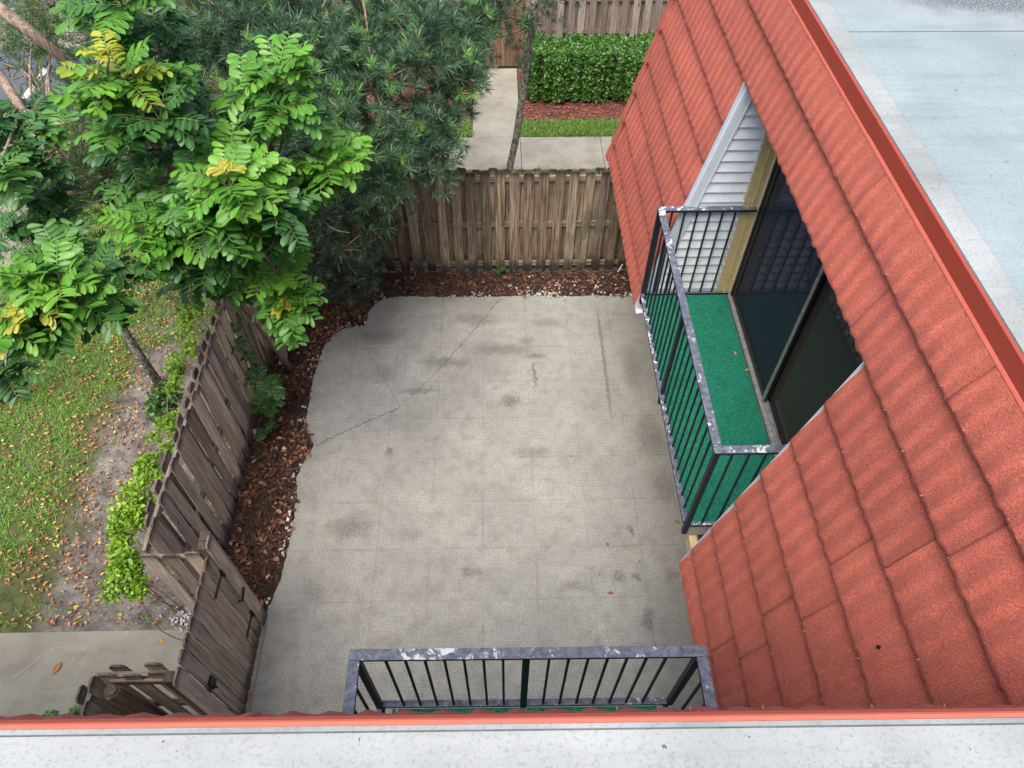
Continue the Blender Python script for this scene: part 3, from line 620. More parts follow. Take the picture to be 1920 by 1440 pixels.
# flat roofs
b = MB(); b.box(2.088, 8.5, .56, 7.57, 5.44, ZR); o = b.build('flat_roof', M['blue'], house); tag(o, 'pale blue flat roof membrane on the right')
b = MB(); b.box(2.092, 2.225, .60, 7.57, ZR+.003, ZR+.010); b.build('edge_flashing', M['flash'], o)
b = MB(); b.box(2.232, 8.5, 4.5145, 4.5175, ZR, ZR+.003); b.box(2.227, 2.231, .6, 7.57, ZR, ZR+.005); b.build('membrane_seam', M['seam'], o)
b = MB(); b.box(-7.0, 2.2, -6.0, -.010, 5.44, ZR, T=TN); b.box(2.2, 8.5, -6.0, .488, 5.44, ZR-.001); o = b.build('flat_roof', M['white'], house); tag(o, 'white flat roof surface along the bottom')
b = MB(); b.box(-7.0, 2.06, -.021, -.008, ZR+.001, ZR+.008, T=TN); b.build('edge_flashing', M['flash'], o)
b = MB(); b.box(-7.0, 2.1, -.0245, -.0215, ZR, ZR+.002, T=TN); b.build('membrane_seam', M['seam'], o)
b = MB(); b.box(2.0, 8.5, .488, .56, 5.44, ZR-.002); b.build('flat_roof', M['white'], house)
# hidden masses and walls
def wall(name, m, x0, x1, y0, y1, z0, z1): bb = MB(); bb.box(x0, x1, y0, y1, z0, z1); return bb.build(name, M[m], house)
wall('ground_floor_wall', 'stucco', 2.31, 2.45, -.2, 7.9, -.1, 2.30)
wall('ground_floor_wall', 'stucco', -7, 2.31, .15, .30, -.1, 2.30)
wall('gable_wall', 'stucco', 2.46, 8.5, 7.72, 7.86, -.1, 2.38)
wall('soffit', 'cream', 1.50, 2.40, 5.19, 7.75, 2.36, 2.39); wall('soffit', 'cream', 1.50, 2.40, .9, 2.385, 2.36, 2.39)
wall('soffit', 'cream', -7, -.97, .30, 1.10, 2.36, 2.39); wall('soffit', 'cream', 1.28, 2.0, .30, 1.10, 2.36, 2.39)
wall('ground_floor_door_glass', 'frame', 2.295, 2.308, 2.6, 5.0, 0.02, 2.1)
wall('soffit', 'cream', 2.005, 2.60, 2.38, 5.2, 4.86, 4.90); wall('soffit', 'cream', -.97, 1.28, .10, .61, 4.86, 4.90)
# recess: vinyl side walls with courses, channel along the slope, cream jamb
def side_wall(T, u, sgn, label, vback):
    b = MB(); z = 2.46; st = .105
    while z < 4.86:
        z1 = min(z+st, 4.86); va, vb = prof(z)-.022, prof(z1)-.022
        vs = [T(u-sgn*.001, va, z), T(u-sgn*.001, vback, z), T(u+sgn*.024, va, z+.004), T(u+sgn*.024, vback, z+.004), T(u+sgn*.002, vb, z1), T(u+sgn*.002, vback, z1)]
        b.add(vs, [(0, 1, 3, 2), (2, 3, 5, 4)]); z += st
    o = b.build('side_wall', M['siding'], house); tag(o, label)
    b = MB()
    for off, wd, pr in ((.006, .075, .026), (.078, .012, .034)):
        vs = []
        for z in (2.395, 4.86):
            v = prof(z)-off+.02; vs += [T(u-sgn*.01, v, z), T(u+sgn*pr, v, z), T(u+sgn*pr, v-wd, z), T(u-sgn*.01, v-wd, z)]
        b.add(vs, [(0, 1, 5, 4), (1, 2, 6, 5), (2, 3, 7, 6), (4, 5, 6, 7), (3, 2, 1, 0)])
    vs = []
    for z in (2.40, 4.835):
        v = prof(z); vs += [T(u-sgn*.001, v+.046, z), T(u+sgn*.0025, v+.046, z), T(u+sgn*.0025, v-.03, z), T(u-sgn*.001, v-.03, z)]
    b.add(vs, [(0, 1, 5, 4), (1, 2, 6, 5), (2, 3, 7, 6), (3, 0, 4, 7), (4, 5, 6, 7), (3, 2, 1, 0)])
    b.build('channel', M['channel'], o)
    b = MB(); b.box(u+sgn*.001, u+sgn*.03, vback-.01, vback+.13, 2.62, 4.80, T=T); b.box(u+sgn*.03, u+sgn*.038, vback+.04, vback+.06, 2.62, 4.80, T=T); b.build('jamb_board', M['cream'], o)
    b = MB(); b.box(u+sgn*.0, u+sgn*.02, vback+.13, vback+.142, 2.62, 4.85, T=T); b.build('corner_strip', M['channel'], o)
    return o
side_wall(TR, 5.19, -1, 'pale grey lapped vinyl side wall beside the balcony', -.235)
side_wall(TR, 2.385, 1, 'near vinyl side wall of the balcony recess', -.235)
side_wall(TN, -.96, 1, 'left vinyl side wall of the near balcony recess', -.235)
side_wall(TN, 1.27, -1, 'right vinyl side wall of the near balcony recess', -.235)
tip = MB(); tip.add([TR(5.20, .672, 2.385), TR(5.11, .672, 2.385), TR(5.11, .56, 2.40), TR(5.20, .56, 2.40), TR(5.20, .672, 2.41), TR(5.11, .672, 2.41)], [(0, 1, 2, 3), (0, 4, 5, 1)]); tip.build('channel_tip', M['whitep'], house)
# sliding doors
def slider(T, a, c, flip, label):
    """a..c along the wall; the leaf nearer c slides in the outer track"""
    vb = -.235; z0, z1 = 2.655, 4.72; mid = (a+c)/2
    root = MB(); root.box(a, a+.04, vb-.09, vb, z0, z1, T=T); root.box(c-.04, c, vb-.09, vb, z0, z1, T=T); root.box(a+.04, c-.04, vb-.09, vb, z1-.05, z1, T=T)
    o = root.build('sliding_door', M['frame'], house); tag(o, label)
    b = MB(); b.box(a, c, vb-.10, vb+.025, 2.622, 2.640, T=T)
    for q in (-.012, -.045, -.075): b.box(a+.04, c-.04, vb+q-.003, vb+q+.003, 2.64, 2.662, T=T)
    b.build('track', M['alu'], o)
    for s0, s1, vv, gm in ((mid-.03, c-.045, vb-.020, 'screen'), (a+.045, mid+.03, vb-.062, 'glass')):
        b = MB(); fw = .055
        b.box(s0, s0+fw, vv-.014, vv+.014, z0+.008, z1-.055, T=T); b.box(s1-fw, s1, vv-.014, vv+.014, z0+.008, z1-.055, T=T)
        b.box(s0+fw, s1-fw, vv-.014, vv+.014, z0+.008, z0+.075, T=T); b.box(s0+fw, s1-fw, vv-.014, vv+.014, z1-.12, z1-.055, T=T)
        b.build('leaf_frame', M['frame'], o)
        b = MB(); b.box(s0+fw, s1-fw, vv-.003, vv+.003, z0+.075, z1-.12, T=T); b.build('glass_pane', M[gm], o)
    b = MB(); b.box(mid-.030, mid-.012, vb-.005, vb+.006, z0+.01, z1-.06, T=T); b.box(mid-.004, mid+.006, vb-.006, vb+.004, z0+.01, z1-.06, T=T); b.build('meeting_strip', M['alu'], o)
    # wall around the door and the room behind it
    b = MB(); w_ = vb-.085
    b.box(a-1.2, a, w_-.02, vb-.002, 2.30, 5.42, T=T); b.box(c, c+1.2, w_-.02, vb-.002, 2.30, 5.42, T=T); b.box(a, c, w_-.02, vb-.002, z1, 5.42, T=T); b.box(a, c, w_-.02, vb-.002, 2.30, 2.62, T=T); b.build('upper_wall', M['stucco'], house)
    b = MB(); r0, r1, d = a-.8, c+.8, vb-2.6
    for q in ([(r0, vb-.11, 4.95), (r1, vb-.11, 4.95), (r1, d, 4.95), (r0, d, 4.95)], [(r0, d, 2.62), (r1, d, 2.62), (r1, d, 4.95), (r0, d, 4.95)],
              [(r0, vb-.11, 2.62), (r0, d, 2.62), (r0, d, 4.95), (r0, vb-.11, 4.95)], [(r1, vb-.11, 2.62), (r1, d, 2.62), (r1, d, 4.95), (r1, vb-.11, 4.95)]): b.add([T(*p) for p in q], [(0, 1, 2, 3)])
    b.add([T(*p) for p in [(r0, vb-.11, 2.622), (r1, vb-.11, 2.622), (r1, d, 2.622), (r0, d, 2.622)]], [(0, 1, 2, 3)], mi=1)
    b.build('room_lining', [M['room'], M['roomf']], house)
slider(TR, 2.46, 5.115, 1, 'dark bronze sliding glass door of the right balcony')
slider(TN, -.88, 1.19, 1, 'dark bronze sliding glass door of the near balcony')
# balconies
def bar(T, u0, u1, v0, v1, z0, z1, name, parent, bev=.003): b = MB(); b.box(u0, u1, v0, v1, z0, z1, T=T); return b.build(name, M['rail'], parent, bevel=bev)
def balcony(T, a, c, vf, label, balus, midp, side_b, deck):
    """a..c: outer ends of the railing, vf: its outer face"""
    ZB, ZF = 3.68, 2.625; vb = -.235; W = .062
    b = MB(); b.box(deck[0], deck[1], vb+.03, vf-.042, 2.44, 2.598, T=T); root = b.build('balcony', M['deck'], house, bevel=.004); tag(root, label)
    b = MB(); b.box(deck[0]+.012, deck[1]-.012, vb+.032, vf-.044, 2.598, 2.616, T=T); b.build('carpet', M['carpet'], root)
    bar(T, a, c, vf-W, vf, ZB-.026, ZB, 'top_rail', root); bar(T, a, a+W, vb+.01, vf-W-.001, ZB-.026, ZB, 'top_rail', root); bar(T, c-W, c, vb+.01, vf-W-.001, ZB-.026, ZB, 'top_rail', root)
    bar(T, a+.04, c-.04, vf-.040, vf+.004, 2.615, 2.642, 'bottom_rail', root); bar(T, a+.008, a+.04, vb+.01, vf-.05, 2.615, 2.642, 'bottom_rail', root); bar(T, c-.04, c-.008, vb+.01, vf-.05, 2.615, 2.642, 'bottom_rail', root)
    for u in (a+.004, c-.044): bar(T, u, u+.040, vf-.046, vf-.006, 2.50, ZB-.027, 'post', root)
    bar(T, midp-.021, midp+.021, vf-.040, vf-.008, 2.50, ZB-.027, 'post', root)
    for u in balus: bar(T, u-.0075, u+.0075, vf-.034, vf-.019, 2.643, ZB-.027, 'baluster', root, .002)
    for v in side_b:
        for u in (a+.024, c-.024): bar(T, u-.0075, u+.0075, v-.0075, v+.0075, 2.643, ZB-.027, 'baluster', root, .002)
    for u in (a, c-.006):
        for z in (ZB-.05, 2.63): bar(T, u, u+.006, vb+.006, vb+.03, z, z+.10, 'bracket', root, 0)
mids = 3.885
bl = [2.60+.05+.1155*k for k in range(1, 11)]; bl = [u for u in [2.625+.1145*k for k in range(1, 11)]]+[mids+.03+.1145*k for k in range(1, 11)]
balcony(TR, 2.575, 5.175, .655, 'balcony with green carpet and peeling slate railing on the right', bl, mids, [.655-.025-.114*k for k in range(1, 7)], (2.60, 5.165))
bn = [-.66+.11*k for k in range(7)]+[.26+.11*k for k in range(7)]
balcony(TN, -.845, 1.125, .818, 'balcony with green carpet and peeling slate railing at the bottom', bn, .13, [.80-.025-.114*k for k in range(1, 8)], (-.75, 1.03))
wall('deck_beam', 'cream', 1.50, 1.56, 2.385, 5.19, 2.30, 2.43)

# ------------------------------------------------------------ foliage templates
LT = []; LF = []; LUV = []
st = [(0, .06), (.22, .50), (.48, .86), (.74, 1.0), (.92, .70), (1.0, .12)]
for t_, w_ in st:
    for s_ in (-1, 0, 1): LT.append((s_*w_*.5, t_, (.16*abs(s_)*w_) if s_ else 0)); LUV.append((.5+s_*.5*w_, t_))
for i in range(len(st)-1):
    a = i*3; LF += [(a, a+1, a+4, a+3), (a+1, a+2, a+5, a+4)]
LTs = [(-.0, 0, 0), (-.42, .35, .08), (-.4, .7, .07), (0, 1, -.05), (.4, .7, .07), (.42, .35, .08), (0, .5, 0)]; LFs = [(0, 6, 1), (1, 6, 2), (2, 6, 3), (3, 6, 4), (4, 6, 5), (5, 6, 0)]
LUVs = [(.5, 0), (.05, .35), (.05, .7), (.5, 1), (.95, .7), (.95, .35), (.5, .5)]
def droop(k=.25):
    def f(V, tv): V = V.copy(); V[:, :, 2] -= k*(tv[None, :, 1]**2)*np.abs(V[:, -1:, 1]); return V
    return f
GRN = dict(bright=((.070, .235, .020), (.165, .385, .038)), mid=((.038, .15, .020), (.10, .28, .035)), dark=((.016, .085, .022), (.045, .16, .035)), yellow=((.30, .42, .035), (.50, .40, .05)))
def rosette_leaves(c, r, tone, nleaf, up=(0, 0, 1), leaflet=.145, hemi=-.25):
    """compound leaves radiating from twig tip c; returns leaflet pos, dir, normal, size, colour and rachis lines"""
    P = []; D = []; U = []; S = []; C = []; Rc = []
    nleaf = int(nleaf*1.4) if leaflet > .12 and tone != 'yellow' else nleaf; dirs = rand_dirs(nleaf, hemi, .85)
    for d in dirs:
        L = r*random.uniform(.70, 1.0); d = d/np.linalg.norm(d)
        side = np.cross(d, [0, 0, 1.]); side /= max(1e-6, np.linalg.norm(side)); nr = np.cross(side, d)
        tn = 'yellow' if (tone == 'tip' and random.random() < .34) else ('bright' if tone == 'tip' else tone)
        lo, hi = np.array(GRN[tn][0]), np.array(GRN[tn][1]); npair = random.randint(4, 6); lf = leaflet*(.66 if tn == 'yellow' else .84)
        base = lo+(hi-lo)*random.random(); last = None; pts = [c]
        for k in range(npair*2+random.randint(0, 1)):
            f = .20+.80*((k//2)+.30*(k % 2))/npair; p = c+d*L*f-np.array([0, 0, 1])*L*.20*f*f
            s_ = 1 if k % 2 else -1; ld = side*s_*random.uniform(.75, 1.05)+d*random.uniform(.35, .7)+nr*random.uniform(-.05, .25)-np.array([0, 0, .28*f])
            P.append(p); D.append(ld); U.append(nr+np.array([0, 0, .35])+side*s_*-.18+rng.normal(0, .22, 3)); sz = lf*random.uniform(.72, 1.1)*(.80+.25*math.sin(math.pi*min(1, f)))
            S.append((sz*random.uniform(.38, .47), sz, sz*.4)); C.append(base*random.uniform(.86, 1.14)); pts.append(p)
        Rc.append([pts[0], pts[len(pts)//2], pts[-1]])
    return P, D, U, S, C, Rc
def limb(b, a, c, r0, r1, sag=.06, n=5, col=(1, 1, 1)):
    a = Vector(a); c = Vector(c); L = (c-a).length; pts = []
    j = Vector((random.uniform(-1, 1), random.uniform(-1, 1), random.uniform(-.2, .8)))*L*sag
    for k in range(n+1):
        f = k/n; pts.append(a.lerp(c, f)+j*math.sin(math.pi*f))
    b.tube(pts, [r0+(r1-r0)*k/n for k in range(n+1)], 7, col)
def broad_tree(name, label, trunks, hubs, ros, cat='tree', bark='bark'):
    """trunks: lists of (point, radius); hubs: limb starts; ros: (centre, radius, tone, leaves)"""
    root = empty(name, trunks[0][0][0], label, cat)
    for tr in trunks:
        b = MB(); b.tube([p for p, r in tr], [r for p, r in tr], 10, (1, 1, 1), random.uniform(0, 9)); b.build('trunk', M[bark], root, smooth=True)
    br = MB(); P = []; D = []; U = []; S = []; C = []; rc = MB()
    extra = []
    for cpos, r, tone, n in ros:
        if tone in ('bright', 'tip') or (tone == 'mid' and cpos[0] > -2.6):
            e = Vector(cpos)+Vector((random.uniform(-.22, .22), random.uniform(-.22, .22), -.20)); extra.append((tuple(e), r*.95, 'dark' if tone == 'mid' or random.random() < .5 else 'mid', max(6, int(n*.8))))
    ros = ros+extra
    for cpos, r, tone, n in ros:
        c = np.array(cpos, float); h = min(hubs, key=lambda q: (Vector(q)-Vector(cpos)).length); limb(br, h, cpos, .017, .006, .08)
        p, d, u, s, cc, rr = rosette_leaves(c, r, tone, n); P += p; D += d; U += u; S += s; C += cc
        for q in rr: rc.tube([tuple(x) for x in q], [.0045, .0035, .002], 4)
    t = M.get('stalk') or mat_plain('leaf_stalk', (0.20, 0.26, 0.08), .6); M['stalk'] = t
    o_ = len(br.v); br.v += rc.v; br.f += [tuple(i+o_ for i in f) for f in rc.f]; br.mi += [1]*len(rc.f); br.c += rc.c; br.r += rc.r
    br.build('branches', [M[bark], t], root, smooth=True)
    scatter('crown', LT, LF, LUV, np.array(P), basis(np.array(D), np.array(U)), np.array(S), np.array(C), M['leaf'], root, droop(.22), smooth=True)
    return root
def D3(px, py, t): return tuple(dep(px, py, t))
# tree rooted inside the patio fence, its crown over the left fence
h1, h2 = D3(430, 470, 6.3), D3(330, 330, 6.2)
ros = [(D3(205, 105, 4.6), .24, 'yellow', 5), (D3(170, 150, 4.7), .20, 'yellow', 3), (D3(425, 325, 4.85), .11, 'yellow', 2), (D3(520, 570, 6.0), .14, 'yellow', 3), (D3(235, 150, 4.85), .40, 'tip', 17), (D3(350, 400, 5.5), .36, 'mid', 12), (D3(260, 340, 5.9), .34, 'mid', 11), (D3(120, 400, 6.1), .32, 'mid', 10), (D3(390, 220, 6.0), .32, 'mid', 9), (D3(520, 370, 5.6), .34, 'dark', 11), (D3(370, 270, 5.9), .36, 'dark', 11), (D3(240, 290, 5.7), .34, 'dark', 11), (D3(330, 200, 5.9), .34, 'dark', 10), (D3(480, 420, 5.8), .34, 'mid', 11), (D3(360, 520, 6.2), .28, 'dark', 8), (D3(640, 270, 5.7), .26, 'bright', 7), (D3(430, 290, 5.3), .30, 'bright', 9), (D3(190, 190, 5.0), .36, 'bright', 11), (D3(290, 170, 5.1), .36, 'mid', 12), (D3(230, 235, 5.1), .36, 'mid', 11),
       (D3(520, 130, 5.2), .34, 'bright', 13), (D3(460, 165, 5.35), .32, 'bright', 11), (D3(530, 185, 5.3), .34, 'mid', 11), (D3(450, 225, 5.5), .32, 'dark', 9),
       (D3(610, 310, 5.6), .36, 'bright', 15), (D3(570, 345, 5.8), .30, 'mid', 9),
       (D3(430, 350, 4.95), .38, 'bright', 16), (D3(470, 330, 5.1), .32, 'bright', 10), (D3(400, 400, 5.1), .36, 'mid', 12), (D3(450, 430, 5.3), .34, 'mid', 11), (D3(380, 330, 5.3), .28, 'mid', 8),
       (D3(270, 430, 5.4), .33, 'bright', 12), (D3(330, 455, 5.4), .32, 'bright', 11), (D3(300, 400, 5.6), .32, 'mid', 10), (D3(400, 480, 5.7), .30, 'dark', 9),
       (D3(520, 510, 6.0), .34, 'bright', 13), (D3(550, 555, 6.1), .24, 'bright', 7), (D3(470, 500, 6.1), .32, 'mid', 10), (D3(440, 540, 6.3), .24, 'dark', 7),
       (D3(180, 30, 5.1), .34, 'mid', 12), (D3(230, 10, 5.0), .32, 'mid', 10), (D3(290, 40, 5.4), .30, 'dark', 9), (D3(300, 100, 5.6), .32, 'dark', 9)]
broad_tree('broadleaf_tree', 'bright green broad-leaved tree with twin trunks just inside the left fence',
           [[((-2.88, 6.39, -.05), .050), ((-2.95, 6.36, .5), .046), ((-3.05, 6.34, 1.0), .044), ((-3.28, 6.32, 1.8), .040), (D3(430, 470, 6.3), .034), (D3(440, 400, 5.7), .024)],
            [((-3.16, 6.46, -.05), .058), ((-3.22, 6.42, .6), .055), ((-3.30, 6.30, 1.2), .05), ((-3.40, 6.14, 1.8), .046), (D3(330, 330, 6.2), .036), (D3(270, 240, 5.6), .024)]],
           [h1, h2, D3(440, 400, 5.7), D3(270, 240, 5.6), D3(500, 320, 6)], ros)
# tree on the lawn whose limbs come in from the left
ros = [(D3(70, 580, 4.9), .20, 'yellow', 5), (D3(110, 530, 5.0), .38, 'bright', 13), (D3(110, 480, 5.4), .32, 'mid', 10), (D3(5, 600, 4.85), .2, 'tip', 8), (D3(60, 210, 5.9), .26, 'dark', 8), (D3(90, 360, 6.0), .28, 'dark', 8), (D3(60, 520, 5.0), .34, 'bright', 10), (D3(150, 570, 5.1), .34, 'mid', 12), (D3(180, 520, 5.4), .32, 'dark', 10), (D3(150, 470, 5.6), .32, 'dark', 9), (D3(90, 590, 5.3), .28, 'mid', 9),
       (D3(10, 620, 4.8), .24, 'tip', 8), (D3(30, 270, 5.6), .34, 'dark', 11), (D3(60, 320, 5.7), .32, 'dark', 10), (D3(5, 220, 5.6), .28, 'dark', 8), (D3(-10, 330, 5.3), .30, 'mid', 9),
       (D3(10, 700, 5.9), .34, 'dark', 10), (D3(-20, 740, 6.0), .3, 'dark', 8), (D3(200, 590, 5.8), .25, 'dark', 7), (D3(120, 240, 5.8), .2, 'mid', 5), (D3(0, 440, 5.9), .3, 'dark', 8), (D3(90, 420, 6), .28, 'dark', 8)]
broad_tree('broadleaf_tree', 'broad-leaved tree with smooth brown limbs reaching in from the left edge over the lawn',
           [[((-6.6, 6.0, -.05), .11), ((-6.3, 5.9, 1.6), .10), ((-5.8, 5.7, 3.2), .085), (D3(-90, 330, 6.2), .07)],
            [(D3(-90, 330, 6.2), .06), (D3(-140, -60, 5.3), .058), (D3(-10, 10, 5.1), .047), (D3(60, 62, 5.2), .042), (D3(118, 110, 5.4), .032), (D3(150, 150, 5.6), .016)],
            [(D3(-90, 330, 6.2), .06), (D3(-60, 60, 6.0), .05), (D3(5, 150, 5.9), .042), (D3(40, 205, 5.8), .034), (D3(85, 245, 5.8), .024), (D3(130, 300, 5.8), .012)]],
           [D3(-90, 330, 6.2), D3(40, 205, 5.8), D3(60, 420, 6.2), D3(40, 560, 6.0)], ros)

# needle-leaved trees
NTV = [(0, 0, 0), (-.5, .45, .0), (0, 1, 0), (.5, .45, .0)]; NTF = [(0, 1, 2, 3)]
def whorls(centres, axes, rad, cols, m, parent, per=34, width=.062, name='crown'):
    N = len(centres); pos = np.repeat(centres, per, 0); ax = np.repeat(axes, per, 0); rd = np.repeat(rad, per); cc = np.repeat(cols, per, 0)
    q = rand_dirs(N*per); q -= ax*np.sum(q*ax, 1, keepdims=True); q /= np.maximum(1e-6, np.linalg.norm(q, axis=1, keepdims=True))
    ang = rng.uniform(.35, 1.5, N*per); d = ax*np.cos(ang)[:, None]+q*np.sin(ang)[:, None]; d[:, 2] -= .10
    pos = pos+ax*(rd*rng.uniform(-.30, .05, N*per))[:, None]; ln = rd*rng.uniform(.7, 1.1, N*per)
    scl = np.stack([ln*width*rng.uniform(.8, 1.3, N*per), ln, ln], 1)
    cc = cc*rng.uniform(.7, 1.25, (N*per, 1))
    yl = rng.random(N*per) < .012; cc[yl] = np.array([.36, .33, .08])
    return scatter(name, NTV, NTF, None, pos, basis(d, q+rng.normal(0, .5, d.shape)), scl, cc, m, parent)
def needle_tree(name, label, trunk, blobs, bark='bark', rad=.115, twig=True, pal=((.018, .055, .028), (.060, .135, .062)), tip=(.10, .26, .06), per=34, tipf=.10):
    root = empty(name, trunk[0][0], label, 'tree'); b = MB(); b.tube([p for p, r in trunk], [r for p, r in trunk], 10, (1, 1, 1), random.uniform(0, 9)); b.build('trunk', M[bark], root, smooth=True)
    br = MB(); Cn = []; Ax = []; Cl = []; Rd = []; top = Vector(trunk[-1][0]); mids_ = [Vector(p) for p, r in trunk[len(trunk)//2:]]
    for (c, r, n, bright) in blobs:
        c = Vector(c); h = min(mids_, key=lambda q: (q-c).length); limb(br, h, c, .017, .008, .10)
        k = max(3, n//9)                       # sprays inside the blob
        for s_ in range(k):
            dd = Vector(rand_dirs(1, -.45, 1)[0]); rr = r*random.random()**.45; sc_ = c+Vector((dd.x*rr, dd.y*rr, dd.z*rr*.75)); limb(br, c+(sc_-c)*.15, sc_, .011, .004, .10, 3)
            for w_ in range(n//k):
                of = Vector(rng.normal(0, .13, 3)); p = sc_+of; ax = (dd*.6+of.normalized()*.7+Vector((0, 0, .65))).normalized()
                Cn.append(p[:]); Ax.append(ax[:]); t = random.random(); Rd.append(rad*random.uniform(.75, 1.2))
                col = np.array(pal[0])+(np.array(pal[1])-np.array(pal[0]))*t
                if random.random() < tipf*bright: col = np.array(tip)*random.uniform(.7, 1.15)
                Cl.append(col)
    br.build('branches', M['bark'], root, smooth=True)
    whorls(np.array(Cn), np.array(Ax), np.array(Rd), np.array(Cl), M['needle'], root, per)
    return root
def bl_(L): return [(D3(x, y, t), r, n, br) for x, y, t, r, n, br in L]
needle_tree('needle_tree', 'dense dark needle-leaved tree in the back left corner of the patio',
            [((-2.55, 7.62, -.05), .05), ((-2.5, 7.7, .9), .045), ((-2.35, 7.8, 1.9), .035), ((-2.1, 7.7, 2.8), .02)],
            bl_([(640, 470, 8.9, .52, 150, .3), (600, 410, 8.7, .60, 150, .3), (660, 400, 8.9, .50, 130, .4), (590, 510, 9.1, .42, 110, .2), (660, 530, 9.3, .30, 80, .2), (690, 440, 9.1, .32, 80, .4), (560, 450, 8.8, .5, 90, .2)]), pal=((.010, .034, .020), (.034, .085, .042)), rad=.10)
needle_tree('needle_tree', 'tall blue-green needle-leaved tree spreading over the back fence and far walkway',
            [((-2.0, 9.6, -.05), .09), ((-1.95, 9.5, 1.6), .08), ((-1.8, 9.3, 3.0), .06), ((-1.6, 9.0, 4.3), .035)],
            bl_([(450, 50, 8.6, .75, 190, .8), (560, 100, 8.3, .70, 190, .8), (690, 50, 8.6, .70, 190, 1), (700, 170, 8.2, .62, 170, 1.4), (800, 120, 8.3, .55, 160, 1.6), (850, 60, 8.6, .42, 110, 1.2), (790, 230, 8.5, .42, 110, 1.3),
                 (740, 300, 8.4, .42, 110, 1.2), (600, 220, 8.2, .62, 160, .8), (380, 130, 8.8, .65, 140, .6), (640, 280, 8.3, .55, 130, .8), (890, 20, 9.0, .35, 80, .8), (520, 20, 8.9, .7, 140, .7), (770, 30, 8.9, .55, 110, 1),
                 (720, 350, 8.6, .32, 80, 1.1), (860, 130, 8.5, .28, 60, 1.4), (530, 260, 8.5, .55, 100, .5), (780, 290, 8.6, .3, 60, .6), (820, 310, 8.9, .22, 40, .3), (400, 30, 9, .6, 100, .6), (480, 170, 8.8, .6, 150, .4), (560, 180, 8.7, .6, 130, .4), (480, 300, 8.9, .55, 130, .3), (620, 60, 9.2, .8, 120, .3), (350, 60, 9.2, .7, 110, .3), (560, 330, 9.0, .5, 100, .3), (820, 180, 9.0, .4, 60, .5)]), pal=((.020, .058, .034), (.11, .22, .115)), tip=(.19, .42, .10), rad=.150, per=40)
def TM(px, py, Y): d = ray(px, py); v = Vector((0, 0, H))+d*(Y/d.y); return tuple(v)
needle_tree('needle_tree', 'slim leaning mottled tree trunk beyond the back fence by the far path',
            [((.02, 9.35, -.05), .056), (TM(955, 318, 9.3), .052), (TM(968, 255, 9.3), .050), (TM(980, 175, 9.3), .050), (TM(988, 110, 9.3), .052), (TM(1000, 45, 9.3), .048), (TM(1003, -20, 9.3), .042)],
            [(TM(960, 10, 9.2), .26, 46, .6), (TM(1025, 5, 9.2), .22, 34, .4), (TM(990, 84, 9.2), .07, 12, 0), (TM(905, 30, 9.2), .24, 40, .6), (TM(1010, 45, 9.2), .10, 12, .3), (TM(940, 70, 9.2), .08, 8, .3)], bark='lichen', pal=((.018, .050, .030), (.058, .125, .065)), rad=.12)
needle_tree('needle_tree', 'loose yellow-green needle-leaved tree with a lichen-spotted trunk on the lawn',
            [((-4.60, 6.15, -.05), .060), ((-4.62, 6.14, .7), .052), ((-4.60, 6.1, 1.5), .048), ((-4.50, 6.0, 2.4), .040), ((-4.2, 5.9, 3.3), .026)],
            bl_([(200, 340, 6.8, .48, 74, 1.3), (110, 385, 6.7, .42, 60, 1.2), (300, 300, 6.9, .42, 55, 1), (60, 440, 6.8, .40, 48, 1.2), (330, 400, 7.0, .34, 45, 1), (400, 250, 7.1, .40, 50, .8), (190, 260, 7.3, .38, 40, .8), (250, 370, 6.7, .32, 45, 1.6),
                 (40, 130, 7.6, .34, 26, .3), (110, 60, 7.4, .38, 40, .3), (310, 220, 7.0, .4, 50, .5), (390, 200, 7.3, .4, 50, .4), (20, 60, 7.8, .35, 30, .3), (160, 440, 6.9, .34, 40, 1), (340, 560, 7.6, .2, 20, 1), (150, 300, 7.2, .5, 110, 1), (80, 330, 7.2, .5, 110, .8), (240, 330, 7.0, .45, 90, 1.2), (350, 340, 7.4, .45, 90, .8), (140, 240, 7.6, .5, 90, .6), (240, 60, 8.2, .6, 140, .3), (60, 30, 8.0, .4, 90, .3), (330, 60, 8.4, .6, 130, .4), (270, 260, 7.8, .5, 90, .5), (30, 250, 7.8, .35, 50, .5), (400, 420, 7.8, .4, 60, .4), (60, 70, 7.2, .25, 30, .2), (190, 70, 7.8, .5, 80, .3), (100, 20, 7.8, .5, 90, .3), (160, 170, 7.9, .4, 50, .3), (240, 200, 7.6, .45, 60, .4), (20, 150, 8, .35, 30, .2), (300, 130, 8.2, .5, 80, .3), (430, 330, 7.2, .4, 50, .5)]), bark='lichen', pal=((.045, .095, .030), (.14, .22, .075)), tip=(.22, .34, .07), rad=.115, per=26)

# ------------------------------------------------------------ hedge, vine, shrubs
def leafy(name, label, cat, pts, nrm, size, lo, hi, m='small', root=None, part='foliage', stem=None, bright=None, template=True, asp=.9):
    root = root or empty(name, tuple(np.array(pts).mean(0)*[1, 1, 0]), label, cat)
    N = len(pts); d = rand_dirs(N)*.9+np.array(nrm)*.35; d[:, 2] -= .15
    c = np.array(lo)+(np.array(hi)-np.array(lo))*rng.random((N, 1))**1.3
    if bright is not None: c = c*(1+bright[:, None])
    s = size*rng.uniform(.7, 1.2, N); scatter(part, LTs, LFs, LUVs, np.array(pts), basis(d, np.array(nrm)+rng.normal(0, .45, (N, 3))), np.stack([s*asp, s, s*.5], 1), c, M[m], root)
    return root
